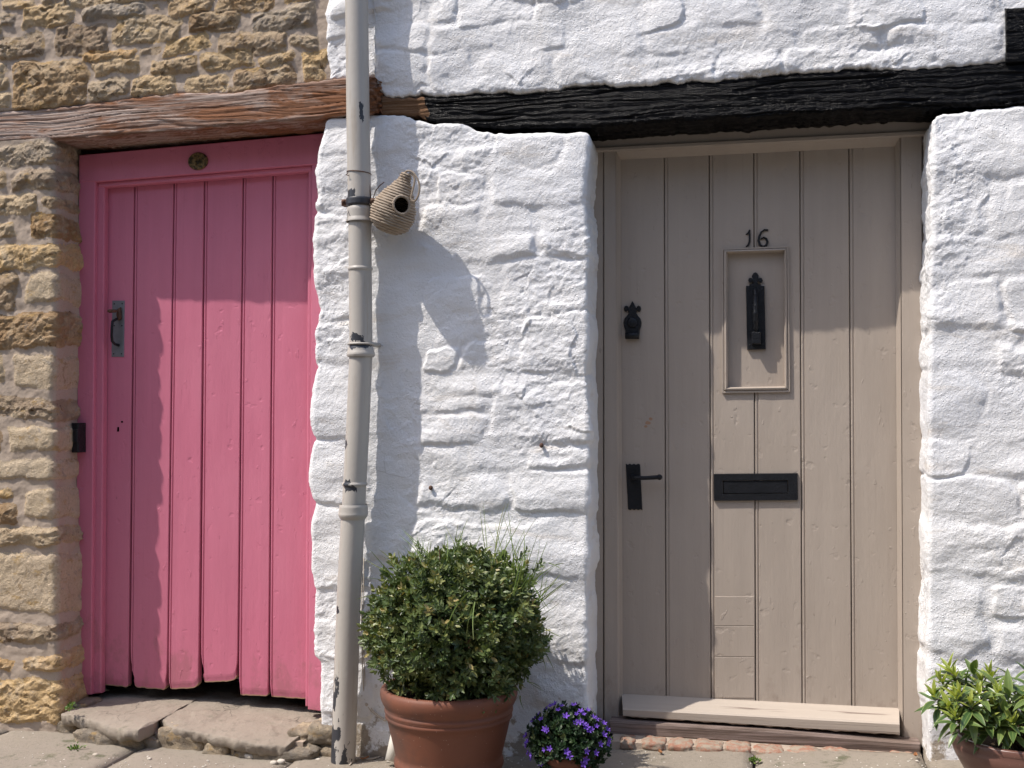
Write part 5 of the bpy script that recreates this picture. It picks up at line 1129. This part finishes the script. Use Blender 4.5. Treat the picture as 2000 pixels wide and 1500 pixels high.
def bellflower():
    rs = np.random.RandomState(8); Yp = -0.36
    c = W(1112, 1490, Yp); g = ground_z(c.x); k = depth(c) / FPX
    root = thing('potted_bellflower', 'small purple bellflower in a terracotta pot beside the taupe door', 'potted plant', (c.x, Yp, g))
    zr = W(1112, 1462, Yp).z; R = 52 * k
    H = zr - g
    MB().lathe([(.001, .004), (R * .66, .004), (R * .68, 0), (R * .9, H * .7), (R * .98, H * .7), (R, H * .74), (R * 1.03, H), (R * .95, H), (R * .92, H * .8)], (c.x, Yp, g), 40).build('pot', 'terracotta', root, True)
    MB().lathe([(.001, 0), (R * .94, -.003)], (c.x, Yp, zr - .012), 24).build('soil', 'soil', root)
    cc = W(1109, 1449, Yp); RR = (80 * k, 70 * k, 69 * k)
    q = shoots(rs, 620, cc, RR, .10, g + .005, (.8, 1.02), 7, (.011, .018), .02, 9)
    q2 = shoots(rs, 260, cc, [r * .75 for r in RR], .1, g + .005, (.8, 1.0), 7, (.012, .018), .02, 9)
    A = [np.concatenate(p) for p in zip(q, q2)]; A[4] = A[3] * .75
    P_ = A[0]; keep = ~((np.abs(P_[:, 0] - c.x + .012) < .040 + .012 * np.sin(P_[:, 2] * 300)) & (P_[:, 2] < zr - .012) & (P_[:, 1] < Yp)); A = [a_[keep] for a_ in A]
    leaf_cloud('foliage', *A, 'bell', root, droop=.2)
    # star-shaped flowers
    def fmesh(seed):
        r_ = random.Random(seed); v = [(0, 0, -.006)]; f = []
        n = 5
        for i in range(n):
            a = 2 * math.pi * i / n; R1 = .0115 * r_.uniform(.9, 1.1)
            for da, rr_, zz in ((-.62, .0045, -.001), (-.34, .0085, .001), (0, R1, .0025), (.34, .0085, .001), (.62, .0045, -.001)):
                v.append((rr_ * math.cos(a + da), rr_ * math.sin(a + da), zz))
            b = 1 + i * 5; f += [(0, b, b + 1), (0, b + 1, b + 2), (0, b + 2, b + 3), (0, b + 3, b + 4)]
        return pmesh('flower', v, f)
    ms = [fmesh(i) for i in range(3)]
    for m_ in ms: m_.materials.append(M['petal'])
    spots = [(1045, 1386), (1062, 1380), (1075, 1378), (1083, 1374), (1097, 1378), (1120, 1376), (1028, 1400), (1033, 1396), (1056, 1404), (1064, 1424), (1068, 1427), (1126, 1394), (1134, 1388), (1140, 1394), (1148, 1386), (1160, 1400), (1166, 1404), (1124, 1411), (1132, 1410), (1140, 1413), (1146, 1420), (1150, 1426), (1156, 1424), (1178, 1402), (1180, 1412), (1187, 1424), (1190, 1444), (1188, 1452), (1173, 1453), (1029, 1448), (1026, 1456), (1030, 1470), (1036, 1474), (1062, 1464), (1073, 1462), (1107, 1468), (1112, 1476), (1146, 1467), (1164, 1470), (1144, 1484), (1140, 1492), (1030, 1484), (1056, 1492), (1026, 1436), (1165, 1418), (1105, 1398), (1090, 1386), (1180, 1434)]
    rr = random.Random(4)
    for i, (px, py) in enumerate(spots):
        # on the dome's front
        d = Vector(ray(px, py)); o0 = Vector(CAM) - cc; Ax, Ay, Az = RR[0] * 1.06, RR[1] * 1.06, RR[2] * 1.1
        a = (d.x / Ax) ** 2 + (d.y / Ay) ** 2 + (d.z / Az) ** 2; b = 2 * (o0.x * d.x / Ax ** 2 + o0.y * d.y / Ay ** 2 + o0.z * d.z / Az ** 2); q_ = (o0.x / Ax) ** 2 + (o0.y / Ay) ** 2 + (o0.z / Az) ** 2 - 1
        disc = b * b - 4 * a * q_; t = (-b - math.sqrt(max(0, disc))) / (2 * a); p = Vector(CAM) + d * t; e_ = p - cc; kk = math.sqrt((e_.x / Ax) ** 2 + (e_.y / Ay) ** 2 + (e_.z / Az) ** 2); p = cc + e_ / max(kk, 1.0) * (0.96 if kk > 1.001 else 1.0); n_ = (p - cc).normalized()
        fo = bpy.data.objects.new('flower', ms[i % 3]); COL.objects.link(fo); fo.parent = root
        nn = (n_ + Vector((rr.uniform(-.5, .3), rr.uniform(-.6, 0), rr.uniform(0, .6)))).normalized()
        fo.location = p - root.location; fo.rotation_euler = nn.to_track_quat('Z', 'Y').to_euler(); s_ = rr.uniform(.75, 1.15); fo.scale = (s_, s_, s_)
bellflower()

def glossy_shrub():
    rs = np.random.RandomState(12); rr = random.Random(6); Yp = -0.27
    c = W(1990, 1450, Yp); g = ground_z(c.x); k = depth(c) / FPX; R = 126 * k; zr = W(1990, 1437, Yp).z; H = zr - g
    root = thing('potted_evergreen', 'glossy evergreen with yellow-edged young leaves in a brown glazed pot', 'potted plant', (c.x, Yp, g))
    MB().lathe([(.001, .01), (R * .62, .01), (R * .64, 0), (R * .80, H * .30), (R * .94, H * .62), (R * .985, H * .80), (R * .95, H * .87), (R * .97, H * .90), (R * .955, H * .93), (R * .965, H * .97), (R * .94, H), (R * .89, H), (R * .87, H * .9), (R * .87, H * .75)], (c.x, Yp, g), 64).build('pot', 'glaze', root, True)
    MB().lathe([(.001, .004), (R * .9, 0)], (c.x, Yp, zr - .03), 28).build('soil', 'soil', root)
    def lm(name, L, Wd, curl, mat):
        v = []; e = []; ts = np.linspace(0, 1, 7)
        for t in ts:
            w_ = Wd * (math.sin(math.pi * t ** .8) ** .8) * .5 if 0 < t < 1 else .0004; z = -curl * L * t * t
            for s_ in (-1, -.55, 0, .55, 1): v.append((s_ * w_, L * t, z + abs(s_) * w_ * .45)); e.append(abs(s_))
        f = [(i * 5 + j, i * 5 + j + 1, (i + 1) * 5 + j + 1, (i + 1) * 5 + j) for i in range(6) for j in range(4)]
        me = pmesh(name, v, f, True); attr(me, 'edge', e); me.materials.append(M[mat]); return me
    old = [lm('leaf', .060, .019, .22, 'mature'), lm('leaf', .052, .018, .05, 'mature'), lm('leaf', .066, .020, .38, 'mature')]
    new = [lm('leaf', .038, .0115, .02, 'young'), lm('leaf', .032, .010, -.06, 'young'), lm('leaf', .044, .012, .12, 'young')]
    tips = [(485, 250), (560, 330), (390, 420), (300, 580), (570, 610), (800, 330), (700, 480), (500, 740), (760, 700), (1115, 560), (1060, 730), (870, 560), (1010, 330), (1310, 400), (560, 860), (1250, 600), (1420, 640), (1090, 480), (1280, 930), (960, 880), (1420, 820), (740, 900), (630, 560), (900, 420), (1180, 800), (1560, 420), (1650, 720), (1520, 560), (1620, 900), (1750, 560), (1850, 760), (1720, 380), (1900, 900)]
    m = MB(); base = Vector((c.x, Yp, zr - .03))
    for i, (a, b) in enumerate(tips):
        px, py = 1780 + a * .1533, 1270 + b * .1533
        off = -0.16 * max(0, math.sin((b - 200) / 800 * 2.2)) * rr.uniform(.4, 1) + rr.uniform(-.02, .10) * (1 if b < 500 else .3); p = W(px, py, Yp + off)
        ax = (p - base + Vector((0, 0, .05))).normalized() * .7 + Vector((0, 0, .8)) + Vector((rr.uniform(-.2, .2), rr.uniform(-.3, .1), 0)); ax.normalize()
        mid = base.lerp(p, .5) + Vector((0, 0, .01)); m.tube([base + Vector((rr.uniform(-.05, .05), rr.uniform(-.05, .05), 0)), mid, p - ax * .01], [.0035, .0028, .002], 5)
        e1 = ax.orthogonal().normalized(); e2 = ax.cross(e1); ph = rr.uniform(0, 6.28); young = rr.random() < .85
        rings = ([(4, .45, new, 0.0), (3, .85, new, -.008)] if young else [(2, .5, old, 0)]) + [(5, 1.25, old, -.020), (4, 1.65, old, -.042)]
        for n, spr, pool, o_ in rings:
            for j in range(n):
                ang = ph + 2 * math.pi * j / n + rr.uniform(-.3, .3); sp = spr + rr.uniform(-.2, .2); rd = e1 * math.cos(ang) + e2 * math.sin(ang)
                d = (ax * math.cos(sp) + rd * math.sin(sp)).normalized(); up = (ax * math.sin(sp) - rd * math.cos(sp)).normalized(); sx = d.cross(up).normalized()
                lo = bpy.data.objects.new('leaf', rr.choice(pool)); COL.objects.link(lo); lo.parent = root
                mat4 = Matrix((sx, d, up)).transposed().to_4x4(); q = mat4.to_euler(); lo.location = p + ax * o_ + d * .003 - root.location; lo.rotation_euler = q; s_ = rr.uniform(.95, 1.28); lo.scale = (s_, s_, s_)
            ph += .6
    m.build('stems', 'stem', root)
glossy_shrub()

def weeds():
    rs = np.random.RandomState(2)
    for k, (px, py, z, lab, R) in enumerate([(139, 1384, None, 'tiny green weed growing from the left end of the doorstep', .022), (150, 1467, None, 'small leafy green weed at the foot of the doorstep', .030), (1474, 1488, None, 'little green weed in the joint between two paving slabs', .014)]):
        p = G(px, py, ground_z(-2.4)) if k == 1 else (W(px, py, -.07) if k == 0 else G(px, py, ground_z(0)))
        n = 46; D = rs.normal(0, 1, (n, 3)); D[:, 2] = np.abs(D[:, 2]); D /= np.linalg.norm(D, axis=1)[:, None]; P = np.array(p) + D * R * rs.uniform(.2, 1, (n, 1))
        o = leaf_cloud('weed', P, D + rs.normal(0, .3, (n, 3)), np.tile([0, -.4, 1.], (n, 1)), rs.uniform(.008, .014, n), rs.uniform(.006, .010, n), rs.uniform(0, 1, n), 'weed', None, kind=None); tag(o, lab, 'weed')
weeds()

def small_things():
    # white plastic pipe stub leaning behind the terracotta pot
    a, b = W(765, 1486, -.12), W(781, 1400, -.06)
    m = MB(); m.tube([a, a.lerp(b, .5), b, b + (b - a) * .4], [.023, .021, .019, .019], 16); o = m.build('plastic_pipe', 'plastic', None, True); tag(o, 'white plastic pipe stub leaning behind the big terracotta pot', 'pipe')
    m = MB(); pts = [(707, 1090), (707, 1160), (706, 1230), (708, 1300), (710, 1345), (715, 1374), (724, 1388), (738, 1400), (750, 1406), (770, 1410)]
    m.tube([W(x, y, -.020) for x, y in pts], .0022, 6); m.tube([W(x + 3.5, y - 1, -.018) for x, y in pts], .0018, 6); m.sphere(W(716, 1376, -.022), .006, 8); m.sphere(W(751, 1406, -.022), .005, 8)
    o = m.build('wall_cable', 'cable', None, True); tag(o, 'thin pale cable running down the white wall beside the downpipe', 'cable')
    zz = ground_z(-1.4) + .008; m = MB(); m.tube([G(683, 1494, zz), G(690, 1485, zz), G(700, 1481, zz), G(715, 1483, zz), G(728, 1482, zz), G(738, 1479, zz), G(755, 1474, zz)], .0022, 6)
    o = m.build('loose_cable', 'cable', None, True); tag(o, 'loose end of pale cable lying on the ground by the downpipe foot', 'cable')
    rr = random.Random(1)
    for k, (px, py, lab) in enumerate([(712, 1484, 'dead orange leaf on the ground beside the downpipe foot'), (1290, 1472, 'curled brown leaf on the paving below the row of bricks'), (1788, 1478, 'dry brown leaf in the corner right of the taupe door')]):
        p = G(px, py, ground_z(W(px, py).x) + .006); p.z += .002; a = rr.uniform(0, 6); v = []; 
        for t in np.linspace(0, 1, 5):
            w_ = .007 * math.sin(math.pi * (t * .9 + .05))
            for s_ in (-1, 0, 1): v.append(p + Vector(((t - .5) * .034 * math.cos(a) - s_ * w_ * math.sin(a), (t - .5) * .034 * math.sin(a) + s_ * w_ * math.cos(a), .004 * abs(s_) + .006 * (t - .5) ** 2 * 4)))
        f = [(i * 3 + j, i * 3 + j + 1, i * 3 + j + 4, i * 3 + j + 3) for i in range(4) for j in range(2)]
        o = obj('fallen_leaf', pmesh('fallen_leaf', v, f), 'dead'); tag(o, lab, 'leaf')
small_things()

def nails():
    for (px, py, lab) in ((1057, 868, 'rusty nail stub in the white wall left of the taupe door handle'), (841, 951, 'rusty metal stub in the white wall right of the downpipe')):
        p = W(px, py, -.018); m = MB(); m.tube([p + Vector((0, .03, 0)), p + Vector((0.002, -.006, -.003))], [.005, .006], 8); m.sphere(p + Vector((.002, -.006, -.003)), .0072, 8, (1, .6, 1.2)); o = m.build('nail_stub', 'rust', None, True); tag(o, lab, 'nail')
nails()

def grit():
    rs = np.random.RandomState(31); v = []; f = []
    base = np.array([(1, 0, 0), (-1, 0, 0), (0, 1, 0), (0, -1, 0), (0, 0, .7), (0, 0, -.7)]); tri = [(0, 2, 4), (2, 1, 4), (1, 3, 4), (3, 0, 4), (2, 0, 5), (1, 2, 5), (3, 1, 5), (0, 3, 5)]
    for _ in range(900):
        x = rs.uniform(-3.2, 1.4); y = -abs(rs.normal(0, .16)) + .02 - (.20 if -2.55 < x < -1.5 else 0); r = rs.uniform(.0015, .005) * rs.uniform(.5, 1.2)
        if -0.52 < x < .45: y = min(y, .03)
        z = float(ground_z(x)) + r * .4; n = len(v); a = rs.uniform(0, 6.28); ca, sa = math.cos(a), math.sin(a)
        for p in base * rs.uniform(.6, 1.2, (6, 1)) * r: v.append((x + p[0] * ca - p[1] * sa, y + p[0] * sa + p[1] * ca, z + p[2]))
        f += [tuple(n + i for i in t) for t in tri]
    o = obj('grit', pmesh('grit', v, f), 'pebble'); o['kind'] = 'stuff'; o['label'] = 'scattered grit and stone crumbs along the foot of the walls'; o['category'] = 'grit'
grit()

def across_the_street():  # unseen row of houses, added to dim the light in the door recesses
    root = bpy.data.objects.new('unseen_shading_terrace', None); COL.objects.link(root); root.location = (0, -8.6, 0); root['kind'] = 'structure'
    m = MB(); y0, y1, h = -8.6, -14.0, 4.9; a, b = -16.0, 14.0
    m.add([(a, y0, -.6), (b, y0, -.6), (b, y0, h), (a, y0, h), (a, y1, -.6), (b, y1, -.6), (b, y1, h), (a, y1, h), (a, (y0 + y1) / 2, h + 2.4), (b, (y0 + y1) / 2, h + 2.4)], [(1, 0, 3, 2), (5, 1, 2, 9, 6), (0, 4, 7, 8, 3), (4, 5, 6, 7)]); m.build('wall', 'step', root)
    m = MB(); m.add([(a - .2, y0 + .25, h - .1), (b + .2, y0 + .25, h - .1), (b + .2, (y0 + y1) / 2, h + 2.5), (a - .2, (y0 + y1) / 2, h + 2.5), (a - .2, y1 - .25, h - .1), (b + .2, y1 - .25, h - .1)], [(0, 3, 2, 1), (3, 4, 5, 2)]); m.build('roof', 'step', root)
    for x in np.arange(a + 1.5, b - 1, 2.6):
        for z in (0.9, 3.2):
            MB().prism([(x, z), (x + .9, z), (x + .9, z + 1.1), (x, z + 1.1)], y0 + .01, y0 + .06, 0).build('window', 'white', root)
across_the_street()
